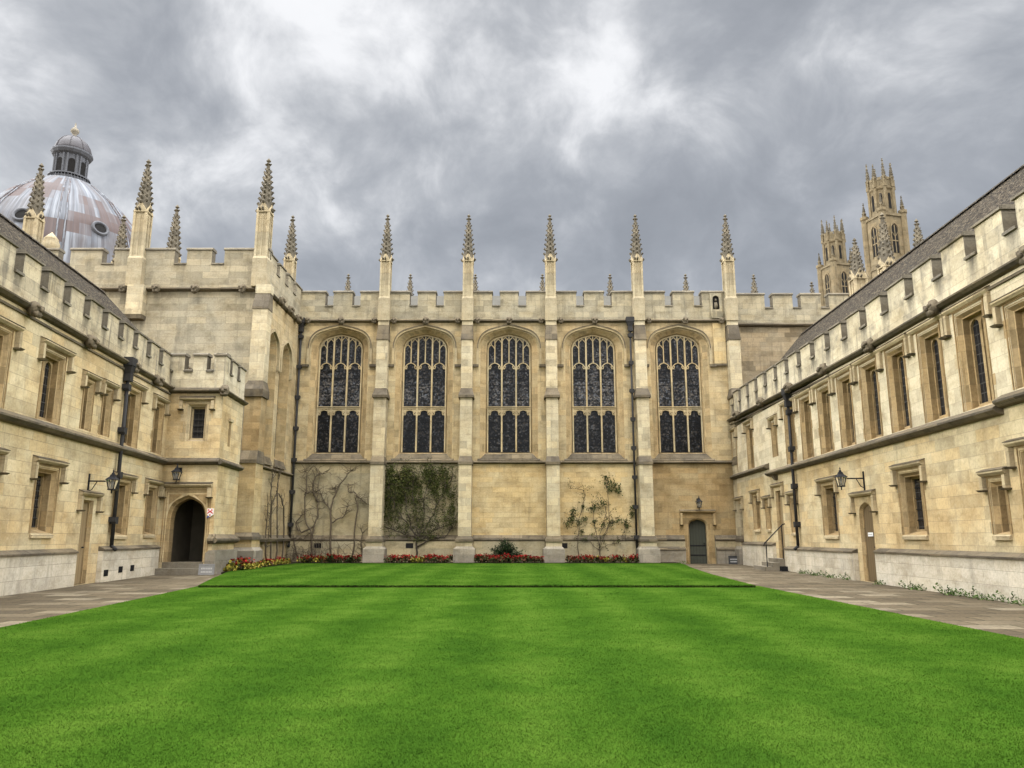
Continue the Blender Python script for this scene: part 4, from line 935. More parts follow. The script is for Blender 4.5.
def ante_buttress(x0, x1, zbot, corbel=False):
    b = MB(); c = (x0 + x1)/2; w = (x1 - x0)/2
    def col(k0, k1, ya, za, yb, zb): b.frustum(c - w*k0, c + w*k0, ya, 0.02, za, c - w*k1, c + w*k1, yb, 0.02, zb)
    if corbel:
        b.mat = 1; col(1.05, 1.1, -0.42, 11.7, -0.48, 11.9); b.mat = 4; col(1, 1, -0.42, 11.901, -0.42, 13.4)
    else:
        b.mat = 2; col(1.6, 1.6, -1.25, 0, -1.25, 0.8); col(1.6, 1.2, -1.25, 0.801, -1.1, 0.95); b.mat = 0; col(1.15, 1.15, -1.1, 0.951, -1.1, 1.28)
        b.mat = 1; col(1.3, 1.3, -1.2, 1.281, -1.2, 1.42); col(1.3, 1.0, -1.2, 1.421, -1.0, 1.6)
        b.mat = 0; col(1, 1, -1.0, 1.601, -1.0, 4.7); b.mat = 1; col(1.12, 1.12, -1.06, 4.701, -1.06, 4.85); col(1.12, 0.97, -1.06, 4.851, -0.82, 5.3)
        b.mat = 3; col(0.97, 0.97, -0.82, 5.301, -0.82, 7.8); b.mat = 1; col(1.22, 1.22, -0.95, 7.801, -0.95, 8.15); col(1.22, 0.9, -0.95, 8.151, -0.66, 8.6)
        b.mat = 4; col(0.9, 0.9, -0.66, 8.601, -0.66, 12.1); b.mat = 1; col(0.98, 0.98, -0.7, 12.101, -0.7, 12.2); col(0.98, 0.9, -0.7, 12.201, -0.4, 12.95)
        b.mat = 4; col(0.95, 0.95, -0.42, 12.951, -0.42, 13.4)
    b.build('buttress', ['panel_pale', 'mould', 'grey_base', 'panel_ochre', 'buttress'], AN)
ante_buttress(-0.42, 0.36, 0); ante_buttress(-6.62, -5.82, 0, True)
pinnacle(AN, -0.32, 0.0, 13.35, 17.3, 20.15, 0.64, s=1.15); pinnacle(AN, -6.4, 0.0, 13.35, 17.3, 20.1, 0.66, s=1.15); pinnacle(AN, -12.0, 0.3, 13.35, 17.1, 20.05, 0.66, s=1.15)
pinnacle(AN, -7.25, 5.4, 13.35, 17.0, 20.1, 0.64, s=1.15); pinnacle(AN, -10.9, 6.6, 13.35, 17.0, 20.0, 0.64, s=1.15)
u = MB(); u.smooth = True; u.box(-13.95, -13.0, 3.7, 4.6, 13, 16.1); u.box(-14.05, -12.9, 3.6, 4.7, 16.1, 16.3)
u.lathe([(0.3, 16.3), (0.34, 16.5), (0.2, 16.62), (0.42, 16.95), (0.46, 17.25), (0.36, 17.5), (0.38, 17.55), (0.2, 17.75), (0.06, 17.9), (0.0, 17.98)], 12, (-13.48, 4.15)); u.build('stone_urn', 'shaft', AN)

# ------------------------------------------------------------------ entrance block
EN = thing('entrance_block', 'low battlemented stone porch block in the left corner with a dark arched passage', 'building', (-13.6, 30, 0))
ea = arch(0.76, 0.46, 1.93, 1.06, 1.08)
ha = rect_window(EN, 0.78, 1.54, 5.08, 6.56, lights=1, head='flat', hd=0.3, hl=0.34, bars=4, depth=0.24, jm='jamb_pale')
mb = MB(); mb.face(rect(-2.2, 2.15, 0, 7.1), [ea, ha], 0)
side = [(2.15, 0), (1.95, 2.9), (1.3, 3.4)]
for (ax, ay), (bx, by) in zip(side[:-1], side[1:]): mb.add([(ax, ay, 0), (bx, by, 0), (bx, by, 7.1), (ax, ay, 7.1)], [(0, 1, 2, 3)])
mb.add([(1.3, 3.4, 0), (-2.2, 3.4, 0), (-2.2, 3.4, 7.1), (1.3, 3.4, 7.1)], [(0, 1, 2, 3)]); mb.add([(-2.2, 0.3, 7.6), (1.9, 0.3, 7.6), (1.8, 3.3, 7.6), (-2.2, 3.3, 7.6)], [(0, 1, 2, 3)])
mb.build('wall', 'wing', EN)
fr = MB(); a1, a2 = arch(0.70, 0.46, 1.93, 0.98, 1.08), arch(0.67, 0.46, 1.93, 0.95, 1.08)
fr.band(ea, a1, 0, 0.14, False); fr.band(a1, a2, 0.14, 0.16, False); fr.band(a2, a2, 0.16, 0.5, False)
for k_, pr_ in ((0.05, 0.02), (0.13, 0.035)):
    fr.ribbon([(0.32 - k_, 0.46), (0.32 - k_, 3.06 + k_), (1.84 + k_, 3.06 + k_), (1.84 + k_, 0.46)], 0.04, -pr_, 0.01)
for sg in (-1, 1): fr.prism([(1.08 + sg*0.72, 2.62), (1.08 + sg*0.72, 3.02), (1.08 + sg*0.22, 3.02)], -0.012, 0.01)
fo = fr.build('archway', 'jamb', EN); hood_mould(fo, 0.05, 2.0, 3.42, 0.36, 0.15, 0.16)
pas = MB(); pas.box(0.2, 1.8, 0.5, 2.7, 0.44, 3.2); pas.f = [f for f in pas.f if f != pas.f[0]]; pas.m = pas.m[1:]; pas.sm = pas.sm[1:]
pas.mat = 1; pas.add([(0.2, 0.5, 0.44), (0.41, 0.5, 0.44), (0.41, 0.5, 3.2), (0.2, 0.5, 3.2)], [(0, 1, 2, 3)]); pas.add([(1.75, 0.5, 0.44), (1.8, 0.5, 0.44), (1.8, 0.5, 3.2), (1.75, 0.5, 3.2)], [(0, 1, 2, 3)])
pas.build('passage', ['passage', 'dark'], EN)
st = MB(); st.box(0.30, 1.86, -0.02, 0.5, 0.0, 0.458); st.box(0.2, 1.96, -0.42, -0.022, 0.0, 0.24); st.build('step', 'step', EN)
sc_ = MB()
def around(z, prof, mb):
    pr = prof(z)
    for (ax, ay), (bx, by) in zip([(-0.0, 0.0)] + side[:-1], side):
        d = Vector((bx - ax, by - ay)); l = d.length; m = MB(); m.mould(-0.06 if ax > 0 else 0, l + 0.06, pr, caps=True); mb.merge(m.move(ax, ay, 0, math.atan2(d.y, d.x)))
around(4.15, lambda z: STRING(z, 0.2, 0.28), sc_); sc_.build('string_course', 'mould', EN); sc_ = MB(); around(6.98, lambda z: STRING(z, 0.2, 0.24), sc_)
sc_.build('string_course', 'mould', EN); sc_ = MB()
for (ax, ay), (bx, by) in (((2.1, 0.0), (2.15, 0.0)), (side[0], side[1])):
    d = Vector((bx - ax, by - ay)); m = MB(); m.mould(-0.1, d.length + 0.1, [(0.02, 1.14), (-0.14, 1.18), (-0.2, 1.26), (-0.2, 1.32), (0.02, 1.52)]); sc_.merge(m.move(ax, ay, 0, math.atan2(d.y, d.x)))
sc_.build('string_course', 'mould', EN)
fb = MB(); fb.prism([(1.98, 0), (1.98, 0.8), (2.1, 0.9), (2.36, 0.9), (2.36, 0)], -0.2, 2.2); fb.build('footing', 'grey_base', EN)
parapet(EN, -2.0, 2.15, 7.12, 7.86, 8.52, [(-0.65, 0.36), (0.69, 0.36), (1.55, 0.3)], 0.4, coping_h=0.12)
A2 = thing('tmp', 'x', 'x'); parapet(A2, 0.02, 2.9, 7.12, 7.86, 8.5, [(0.8, 0.34), (1.9, 0.34)], 0.38, coping_h=0.12)
rr = math.atan2(2.9, -0.2)
for ch in list(A2.children): ch.parent = EN; ch.rotation_euler = (0, 0, rr); ch.location = (2.15, 0, 0)
bpy.data.objects.remove(A2)
wv = MB(); wv.box(1.0, 1.32, -0.004, 0.05, 5.0, 5.95); wv.mat = 1; wv.box(0.92, 1.4, -0.09, 0.0, 6.0, 6.12)
o = wv.build('blocked_window', ['jamb', 'jamb_pale'], EN, (2.15, 0, 0), rr)
for i, u in enumerate((-0.2, 2.25)): carved_head(70 + i, 0.2).build('carved_head', 'mould', EN, (u, -0.18, 7.06))

# ------------------------------------------------------------------ the great dome
DM = thing('domed_library', 'great lead dome with a columned lantern rising behind the left roof', 'dome', (-52.7, 85, -0.4))
def dome_r(z):
    P = [(22, 11.1), (27, 10.95), (30, 10.65), (33, 10.1), (35.5, 9.3), (37.4, 8.2), (39.9, 6.25), (41.5, 4.4), (42.6, 3.0)]
    for (a, ra), (b, rb) in zip(P[:-1], P[1:]):
        if a <= z <= b: return ra + (rb - ra)*(z - a)/(b - a)
    return 3.0
dz_ = MB(); dz_.smooth = True
prof = [(dome_r(z), z) for z in np.linspace(27, 42.6, 40)]
dz_.lathe(prof, 64, cap=False)
do = dz_.build('dome', 'dome', DM)
me = do.data; uvl = me.uv_layers[0].data
for p in me.polygons:
    cen = p.center; ac = math.atan2(cen.y, cen.x)
    for li in p.loop_indices:
        v = me.vertices[me.loops[li].vertex_index].co; a = math.atan2(v.y, v.x)
        while a - ac > math.pi: a -= 2*math.pi
        while a - ac < -math.pi: a += 2*math.pi
        uvl[li].uv = (a*6.0, v.z)
rb_ = MB(); rb_.smooth = True
for k in range(8):
    a = R(22.5 + 45*k + 8)
    for da in (-0.035, 0.035):
        pts = [((dome_r(z) + 0.02)*math.cos(a + da*(10/dome_r(z))**0.5), (dome_r(z) + 0.02)*math.sin(a + da*(10/dome_r(z))**0.5), z) for z in np.linspace(27, 42.2, 20)]
        rb_.tube(pts, 0.11, 6)
rb_.build('rib', 'dome', do)
for k in range(8):
    a = R(45*k + 8 + 0); z = 34.9; rr_ = dome_r(z)
    d = MB(); d.smooth = True; d.lathe([(0.62, 0.0), (0.66, 0.2), (0.8, 0.26), (0.92, 0.2), (0.95, -0.5)], 20, cap=False); d.mat = 1; d.lathe([(0.63, 0.08), (0.0, 0.10)], 20, cap=False)
    # tilt its axis outward
    Mx = Matrix.Rotation(a, 4, 'Z') @ Matrix.Translation((rr_, 0, z)) @ Matrix.Rotation(R(68), 4, 'Y')
    d.v = [tuple(Mx @ Vector(p)) for p in d.v]
    d.build('round_window', ['lantern_lead', 'dark'], do)
dr = MB(); dr.lathe([(11.6, 0), (11.6, 24), (12.0, 24.2), (12.0, 25.2), (11.4, 25.4), (11.2, 27)], 48); dr.build('drum', 'tower', DM)
la = MB(); la.lathe([(3.6, 41.6), (3.6, 42.2), (3.1, 42.5), (2.6, 42.8), (2.6, 43.3), (2.3, 43.4), (2.1, 43.5), (2.1, 46.1), (2.5, 46.3), (2.75, 46.6), (2.75, 46.8), (2.3, 46.9)], 16, a0=R(11.25))
for k in range(16):
    a = R(22.5*(k//2*2) + 11.25 + (7 if k % 2 else -7)); c, s_ = math.cos(a), math.sin(a); la.tube([(2.16*c, 2.16*s_, 43.5), (2.16*c, 2.16*s_, 46.1)], 0.15, 6)
lo = la.build('lantern', 'lantern_lead', DM)
for k in range(8):
    a = 45*k; w = MB(); w.prism(arch(0.42, 43.7, 45.1, 0.45, 0, 4), -2.14, -2.0)
    w.build('lantern_window', 'dark', lo, rot=R(a + 33.75 + 90))
ba = MB()
for k in range(40):
    a = 2*math.pi*k/40; ba.tube([(2.62*math.cos(a), 2.62*math.sin(a), 42.8), (2.62*math.cos(a), 2.62*math.sin(a), 43.5)], 0.07, 5)
ba.lathe([(2.5, 43.45), (2.75, 43.45), (2.75, 43.6), (2.5, 43.6)], 24); ba.build('balustrade', 'lantern_lead', lo)
cp = MB(); cp.smooth = True; cp.lathe([(2.45, 46.82), (2.42, 47.1), (2.2, 47.7), (1.75, 48.3), (1.1, 48.75), (0.5, 49.0), (0.3, 49.05)], 32)
for k in range(8):
    a = R(45*k + 20); pts = [(r*1.01*math.cos(a), r*1.01*math.sin(a), z) for r, z in [(2.45, 46.82), (2.42, 47.1), (2.2, 47.7), (1.75, 48.3), (1.1, 48.75), (0.5, 49.0)]]; cp.tube(pts, 0.09, 5)
lo.scale = (0.82, 0.82, 1); cp.build('lantern_cap', 'lantern_cap', DM).scale = (0.82, 0.82, 1)
fi = MB(); fi.smooth = True; fi.lathe([(0.35, 49.0), (0.26, 49.2), (0.22, 49.35), (0.45, 49.6), (0.48, 49.85), (0.3, 50.1), (0.12, 50.3), (0.08, 50.7), (0.0, 50.95)], 12); fi.build('finial', 'grey_base', DM)

# ------------------------------------------------------------------ twin towers
def tower(loc, label):
    T = thing('gothic_tower', label, 'tower', loc, R(14), 'twin towers beyond the right range')
    b = MB(); b.box(-1.6, 1.6, -1.6, 1.6, 0, 33.6); b.box(-1.72, 1.72, -1.72, 1.72, 33.6, 33.9)
    for sx in (-1, 1):
        for sy in (-1, 1):
            x, y = sx*1.55, sy*1.55; b.lathe([(0.44, 0), (0.44, 33.9), (0.54, 34.0), (0.54, 34.3), (0.3, 34.35)], 8, (x, y), R(22.5))
    b.box(-1.7, 1.7, -1.7, 1.7, 28.2, 28.5)
    T.scale = (0.82, 0.82, 1)
    bo = b.build('lower_stage', 'tower', T)
    for sx in (-1, 1):
        for sy in (-1, 1): pinnacle(T, sx*1.55, sy*1.55, 33.9, 34.7, 35.9, 0.34, 'tower', 'tower_grey', 0.8, 3)
    up = MB(); up.lathe([(1.46, 33.9), (1.42, 36.6), (1.6, 36.75), (1.6, 36.95), (1.48, 37.0), (1.48, 37.7), (1.3, 37.7), (1.3, 37.2)], 8, a0=R(22.5))
    for k in range(8):
        a = R(45*k + 22.5); up.tube([(1.5*math.cos(a), 1.5*math.sin(a), 33.9), (1.46*math.cos(a), 1.46*math.sin(a), 37.6)], 0.2, 6)
        m = MB(); m.box(-0.2, 0.2, -1.42, -1.2, 37.702, 38.0); up.merge(m.move(rot=R(45*k)))
    uo = up.build('upper_stage', 'tower', T)
    for k in range(8):
        w = MB(); w.prism(arch(0.17, 34.5, 35.9, 0.35, 0, 4), -1.37, -1.25); w.build('window', 'dark', uo, rot=R(45*k))
    for k in range(4):
        w = MB(); w.prism(arch(0.42, 29.6, 31.9, 0.8, 0, 5), -1.625, -1.5); w.mat = 1
        w.ribbon([(0, 29.6), (0, 32.6)], 0.12, -1.67, -1.628); w.ribbon([(-0.42, 30.9), (0.42, 30.9)], 0.1, -1.665, -1.629); w.ribbon(arch(0.56, 29.5, 31.9, 0.98, 0, 5), 0.16, -1.7, -1.59); w.ribbon([(-0.4, 31.8), (0, 31.3), (0.4, 31.8)], 0.08, -1.66, -1.63)
        w.build('window', ['dark', 'tower'], bo, rot=R(90*k))
    for k in range(8):
        a = R(45*k + 22.5); pinnacle(T, 1.46*math.cos(a), 1.46*math.sin(a), 36.9, 37.9, 40.0 if k % 2 else 39.5, 0.40, 'tower', 'tower_grey', 0.9, 4)
    return T
tower((38.6, 75, 0), 'nearer and taller-looking of the two pale gothic towers above the right roof')
tower((39.6, 89.5, 0), 'farther and lower-looking of the two pale gothic towers, left of its twin')

# ------------------------------------------------------------------ lanterns on the walls
def lantern(label, loc, rot, out, rise, bracket):
    """black iron tapered lantern; local -y points out from the wall"""
    T = thing('wall_lantern', label, 'lantern', loc, rot, 'black wall lanterns')
    y = -out; z = rise; a, b = 0.075, 0.13; h = 0.27
    f = MB()
    for sx in (-1, 1):
        for sy in (-1, 1): f.tube([(sx*a, y + sy*a, z), (sx*b, y + sy*b, z + h)], 0.016, 5)
    f.box(-a - 0.02, a + 0.02, y - a - 0.02, y + a + 0.02, z - 0.04, z)
    f.tube([(0, y, z - 0.14), (0, y, z - 0.04)], 0.02, 6)
    f.build('lantern_frame', 'iron', T)
    g = MB(); g.frustum(-a + 0.004, a - 0.004, y - a + 0.004, y + a - 0.004, z + 0.002, -b + 0.004, b - 0.004, y - b + 0.004, y + b - 0.004, z + h - 0.004); g.build('glass', 'lampglass', T)
    bu = MB(); bu.smooth = True; bu.lathe([(0.0, z + 0.02), (0.03, z + 0.02), (0.03, z + 0.12), (0.055, z + 0.2), (0.03, z + 0.27), (0, z + 0.29)], 10, (0, y)); bu.build('bulb', 'board_grey', T)
    c = MB(); c.frustum(-b - 0.04, b + 0.04, y - b - 0.04, y + b + 0.04, z + h, -b*0.6, b*0.6, y - b*0.6, y + b*0.6, z + h + 0.09)
    c.frustum(-b*0.6, b*0.6, y - b*0.6, y + b*0.6, z + h + 0.091, -0.05, 0.05, y - 0.05, y + 0.05, z + h + 0.17); c.lathe([(0.04, z + h + 0.17), (0.05, z + h + 0.2), (0.015, z + h + 0.24), (0.025, z + h + 0.27), (0.0, z + h + 0.34)], 8, (0, y))
    c.build('cap', 'iron', T)
    k = MB()
    if bracket == 'long':
        k.tube([(0, 0, z + h - 0.04), (0, y + 0.2, z + h - 0.04)], 0.022, 6); k.tube([(0, 0.0, z + h - 0.35), (0, -0.12, z + h - 0.3), (0, -0.25, z + h - 0.06)], 0.014, 5); k.box(-0.035, 0.035, -0.03, 0.0, z + h - 0.42, z + h + 0.18)
    else:
        k.tube([(0, 0, z + h + 0.1), (0, y*0.5, z + h + 0.18), (0, y, z + h + 0.1)], 0.02, 6); k.box(-0.05, 0.05, -0.03, 0.0, z + h - 0.05, z + h + 0.2)
    k.build('bracket', 'iron', T); return T
Yl = 30 - 6.51*math.cos(math.atan(LB)); 
lantern('black lantern on a long iron arm beside the left doorway and downpipe', (LA + LB*Yl, Yl, 0), ang_l, 0.70, 2.84, 'long')
Yr = 42 - 17.15
lantern('black lantern on a long iron arm above the arched door of the right range', (RA + RB*Yr, Yr, 0), math.atan2(-1, -RB), 0.74, 3.02, 'long')
lantern('small black lantern above the dark passage arch in the left corner', (-13.6 + 0.72, 29.99, 0), 0, 0.34, 3.58, 'short')
lantern('small black lantern over the grey-green chapel door', (10.02, 41.99, 0), 0, 0.35, 2.98, 'short')

# ------------------------------------------------------------------ steps, handrail, signs
Rw = Matrix.Translation((RA + RB*42, 42, 0)) @ Matrix.Rotation(math.atan2(-1, -RB), 4, 'Z')
rotR = math.atan2(-1, -RB)
def at_right(u, out=0.0, z=0.0): return tuple(Rw @ Vector((u, -out, z)))
S = thing('door_steps', 'three worn stone steps up to the raised doorway of the right range', 'steps', at_right(7.9), rotR)
for k in range(3):
    s = MB(); o_ = 0.98 - 0.3*k; s.box(-0.85 - 0.25*(k == 0), 0.86, -o_, -0.165 if k < 2 else 0.2, 0.165*k + 0.001*(k > 0), 0.165*(k+1)); s.build('step', 'step', S)
H = thing('handrail', 'thin black iron handrail beside the stone doorsteps', 'handrail', at_right(8.72), rotR)
h = MB(); h.tube([(0, -0.9, 0.0), (0, -0.9, 1.18)], 0.022, 6); h.tube([(0, -0.2, 0.0), (0, -0.2, 1.86)], 0.022, 6); h.build('post', 'iron', H)
h = MB(); h.tube([(0, -1.0, 1.02), (0, -0.96, 1.16), (0, -0.9, 1.2), (0, -0.16, 1.92), (0, -0.05, 1.95)], 0.024, 6); h.build('rail', 'iron', H)
B = MB(); B.box(-0.14, -0.12, -0.3, -0.04, 0, 0.2); B.box(0.12, 0.14, -0.3, -0.04, 0, 0.2); B.box(-0.12, 0.12, -0.19, -0.17, 0.14, 0.2); B.box(-0.2, 0.2, -0.32, -0.02, 0.0, 0.02)
tag(B.build('boot_scraper', 'iron', None, at_right(9.15, 0.18), rotR), 'low black iron boot scraper on the path beside the doorsteps', 'boot scraper')
def notice(name, label, cat, loc, rot, w, h, tilt, bm, lm, rows):
    T = thing(name, label, cat, loc, rot); b = MB(); b.box(-w/2, w/2, -0.03, 0.03, 0, h); b.box(-w/2 - 0.03, -w/2 - 0.001, -0.045, 0.035, 0, h + 0.03); b.box(w/2 + 0.001, w/2 + 0.03, -0.045, 0.035, 0, h + 0.03); b.box(-w/2, w/2, -0.045, 0.035, h + 0.001, h + 0.03)
    b.v = [(x, y + z*tilt, z) for x, y, z in b.v]; b.build('board', bm, T)
    l = MB(); r_ = random.Random(len(label))
    for k, zz in enumerate(rows):
        x = -w*0.38
        while x < w*0.36:
            q = r_.uniform(0.03, 0.05); l.box(x, x + q, -0.036, -0.031, h*zz, h*zz + h*0.16); x += q + 0.018
    l.v = [(x, y + z*tilt, z) for x, y, z in l.v]; l.build('lettering', lm, T); return T
notice('notice_board', 'small dark board standing on the path right of the chapel door', 'sign', (11.62, 41.3, 0), R(-4), 0.46, 0.40, 0.2, 'board', 'letter', (0.55, 0.25))
notice('notice_board', 'grey framed board on the ground at the foot of the passage corner', 'sign', (-11.35, 29.35, 0.02), R(4), 0.5, 0.36, 0.15, 'board_grey', 'letter', (0.56, 0.22))
N_ = MB(); N_.box(-0.19, 0.19, -0.012, 0.0, 0, 0.12); N_.mat = 1; 
for k in range(6): N_.box(-0.15 + 0.05*k, -0.115 + 0.05*k, -0.0135, -0.0125, 0.045, 0.075)
tag(N_.build('door_notice', ['white', 'letter'], None, at_right(17.05, -0.10, 1.42), rotR), 'small white notice fixed to the arched oak door', 'notice')
P_ = thing('painted_shield', 'small red and white painted plaque on the wall right of the passage arch', 'plaque', (-11.60, 29.995, 2.16))
P_.scale = (0.68, 1, 0.68)
b = MB(); b.prism([(-0.17, 0.12), (-0.17, 0.46), (0.17, 0.46), (0.17, 0.12), (0, 0.0)], -0.05, -0.003); b.build('shield', 'white', P_)
b = MB(); b.prism([(-0.16, 0.22), (0, 0.36), (0.16, 0.22), (0.16, 0.15), (0, 0.27), (-0.16, 0.15)], -0.06, -0.051)
for x, z in ((-0.09, 0.38), (0.09, 0.38), (0, 0.1)): b.lathe([(0.0, 0), (0.05, 0.0), (0.05, 0.01), (0, 0.01)], 6); k = len(b.v) - 24; b.v[k:] = [(px + x, -0.05 - pz, py + z) for px, py, pz in b.v[k:]]
b.build('charge', 'red', P_)
b = MB(); b.prism([(-0.2, -0.02), (-0.12, -0.06), (0.02, 0.06), (-0.05, 0.08)], -0.045, -0.004); b.build('ribbon', 'blue', P_)

# ------------------------------------------------------------------ plants
def smooth_path(pts, k=5, jit=0.03):
    P = [Vector(p) for p in pts]; out = []
    for i in range(len(P) - 1):
        p0, p1, p2, p3 = P[max(0, i-1)], P[i], P[i+1], P[min(len(P)-1, i+2)]
        for j in range(k):
            t = j/k; q = 0.5*((2*p1) + (p2 - p0)*t + (2*p0 - 5*p1 + 4*p2 - p3)*t*t + (3*p1 - p0 - 3*p2 + p3)*t**3)
            out.append(q + Vector((random.gauss(0, jit), random.gauss(0, jit*0.3), random.gauss(0, jit))))
    out.append(P[-1]); return out
def stems(mb, pts, r0, r1, y=-0.12, twigs=6, tl=0.5, gen=1, base=None):
    p = smooth_path([(q[0], y if len(q) == 2 else q[2], q[1]) for q in pts]); n = len(p)
    mb.tube(p, [r0 + (r1 - r0)*i/(n - 1) for i in range(n)], 6)
    tips = [p[-1]]
    for _ in range(twigs):
        i = random.randrange(n//4, n); d = Vector((random.gauss(0, 0.7), random.gauss(-0.04, 0.06), random.uniform(-0.1, 0.9))).normalized()*tl*random.uniform(0.4, 1.2)
        q = [p[i], p[i] + d*0.4 + Vector((random.gauss(0, .05), 0, random.gauss(0, .05))), p[i] + d*0.75, p[i] + d + Vector((random.gauss(0, .06), 0, random.gauss(0, .06)))]
        q = [Vector((v.x, min(v.y, -0.03), v.z)) for v in q]
        mb.tube(q, [r1*1.0, r1*0.8, r1*0.6, r1*0.35], 4); tips.append(q[-1]); tips.append(q[2])
        if gen > 0 and random.random() < 0.8:
            d2 = Vector((random.gauss(0, 0.6), random.gauss(-0.02, .05), random.uniform(-0.3, 0.7)))*tl*0.5; w = [q[2], q[2] + d2*0.5, q[2] + d2]; w = [Vector((v.x, min(v.y, -0.03), v.z)) for v in w]; mb.tube(w, [r1*0.6, r1*0.5, r1*0.25], 4); tips.append(w[-1])
    return tips
BAY1 = [[(-10.6, 0.1), (-10.65, 1.49), (-10.43, 2.47), (-10.44, 3.46), (-10.42, 4.61)], [(-10.65, 1.49), (-11.08, 2.4), (-11.14, 3.46), (-11.09, 4.77), (-11.25, 4.86)],
 [(-10.46, 3.23), (-10.78, 4.0), (-10.66, 4.61), (-10.35, 4.77), (-9.9, 5.0)], [(-11.23, 3.69), (-10.77, 3.75), (-10.38, 3.69)], [(-10.64, 1.95), (-11.27, 1.64), (-11.56, 2.1), (-11.24, 2.55), (-11.11, 2.85)],
 [(-11.3, 0.2), (-11.6, 1.2), (-11.18, 1.31), (-10.74, 1.64)]]
BAY1B = [[(-9.61, 0.1), (-9.71, 2.7), (-9.45, 3.77), (-8.95, 4.61), (-8.77, 4.88), (-8.5, 4.92)], [(-9.71, 2.7), (-10.21, 3.46), (-10.38, 3.84)], [(-9.69, 2.1), (-9.02, 2.55), (-8.81, 3.08)],
 [(-8.41, 0.1), (-8.36, 2.55), (-8.37, 3.69), (-8.76, 3.75), (-8.82, 4.23)], [(-8.37, 3.61), (-7.81, 3.12)], [(-7.93, 0.1), (-8.03, 1.79)], [(-9.45, 3.77), (-9.7, 3.96)]]
random.seed(21)
def climber(name, label, lines, r0, r1, tw, tl, mat, leaves=None, extra=None, loc=(0, 42, 0), y=-0.14, tangle=0):
    T = thing(name, label, 'climber', loc, 0, 'climbers trained on the chapel wall'); mb = MB(); mb.smooth = True; tips = []
    for i, l in enumerate(lines): tips += stems(mb, l, r0*(1 if i == 0 else 0.75), r1, y if l[0][1] > 1.6 else y - 0.12, tw, tl)
    for _ in range(tangle):
        x0 = random.uniform(min(l[0][0] for l in lines) - 0.5, max(l[0][0] for l in lines) + 0.4); x1 = x0 + random.gauss(0, 0.7); h = random.uniform(0.4, 1.5)
        mb.tube(smooth_path([(x0, -0.35, 0.1), (x0 + random.gauss(0, .2), -0.36, h*0.7), ((x0 + x1)/2, -0.36, h), (x1, -0.34, h*random.uniform(0.3, 0.9))], 4, 0.03), 0.011, 4)
    mb.build('stem', mat, T)
    if leaves:
        lf = MB(); leaves(lf, tips); lf.build('foliage', leaves.mat, T)
    return T
climber('bare_climber', 'bare brown climber with looping stems beside the chapel corner downpipe', BAY1, 0.065, 0.016, 14, 0.6, 'bark', tangle=34)
climber('bare_climber', 'bare climber with tall straight stems right under the leftmost great window', BAY1B, 0.055, 0.015, 13, 0.55, 'bark', tangle=16)
# on the return wall of the antechapel, in the corner
T = thing('bare_climber', 'tangled bare climber in the corner under the antechapel side windows', 'climber', (-11.98, 36, 0), R(90), 'climbers trained on the chapel wall')
mb = MB(); mb.smooth = True
for l in ([(4.6, 0.1), (4.5, 2.2), (3.9, 3.3), (3.0, 3.5), (2.2, 2.8), (2.0, 1.2)], [(2.6, 0.1), (2.3, 2.4), (2.0, 4.0), (2.6, 4.7)], [(3.6, 0.1), (3.4, 1.8), (3.0, 3.8), (3.4, 4.6)], [(2.0, 0.1), (1.6, 1.5), (1.7, 3.0)]): stems(mb, l, 0.045, 0.014, -0.16, 22, 0.6)
mb.build('stem', 'bark', T)
BAY2 = [[(-5.07, 0.1), (-5.09, 1.34), (-5.49, 2.09), (-5.72, 3.46), (-6.14, 4.84)], [(-5.08, 1.19), (-5.07, 2.32), (-5.34, 3.84), (-5.21, 4.84)], [(-5.05, 1.27), (-4.76, 2.09), (-4.71, 3.46), (-4.28, 5.0)],
 [(-5.04, 0.89), (-4.36, 1.27), (-3.45, 1.49), (-3.04, 2.36)], [(-4.97, 1.19), (-4.06, 1.79), (-3.3, 2.09)], [(-5.09, 1.42), (-6.05, 1.64), (-6.75, 1.94)], [(-4.9, 1.5), (-4.2, 2.6), (-3.7, 3.8), (-3.2, 4.6)], [(-5.1, 1.5), (-6.0, 2.6), (-6.5, 3.6), (-6.7, 4.6)]]
random.seed(5)
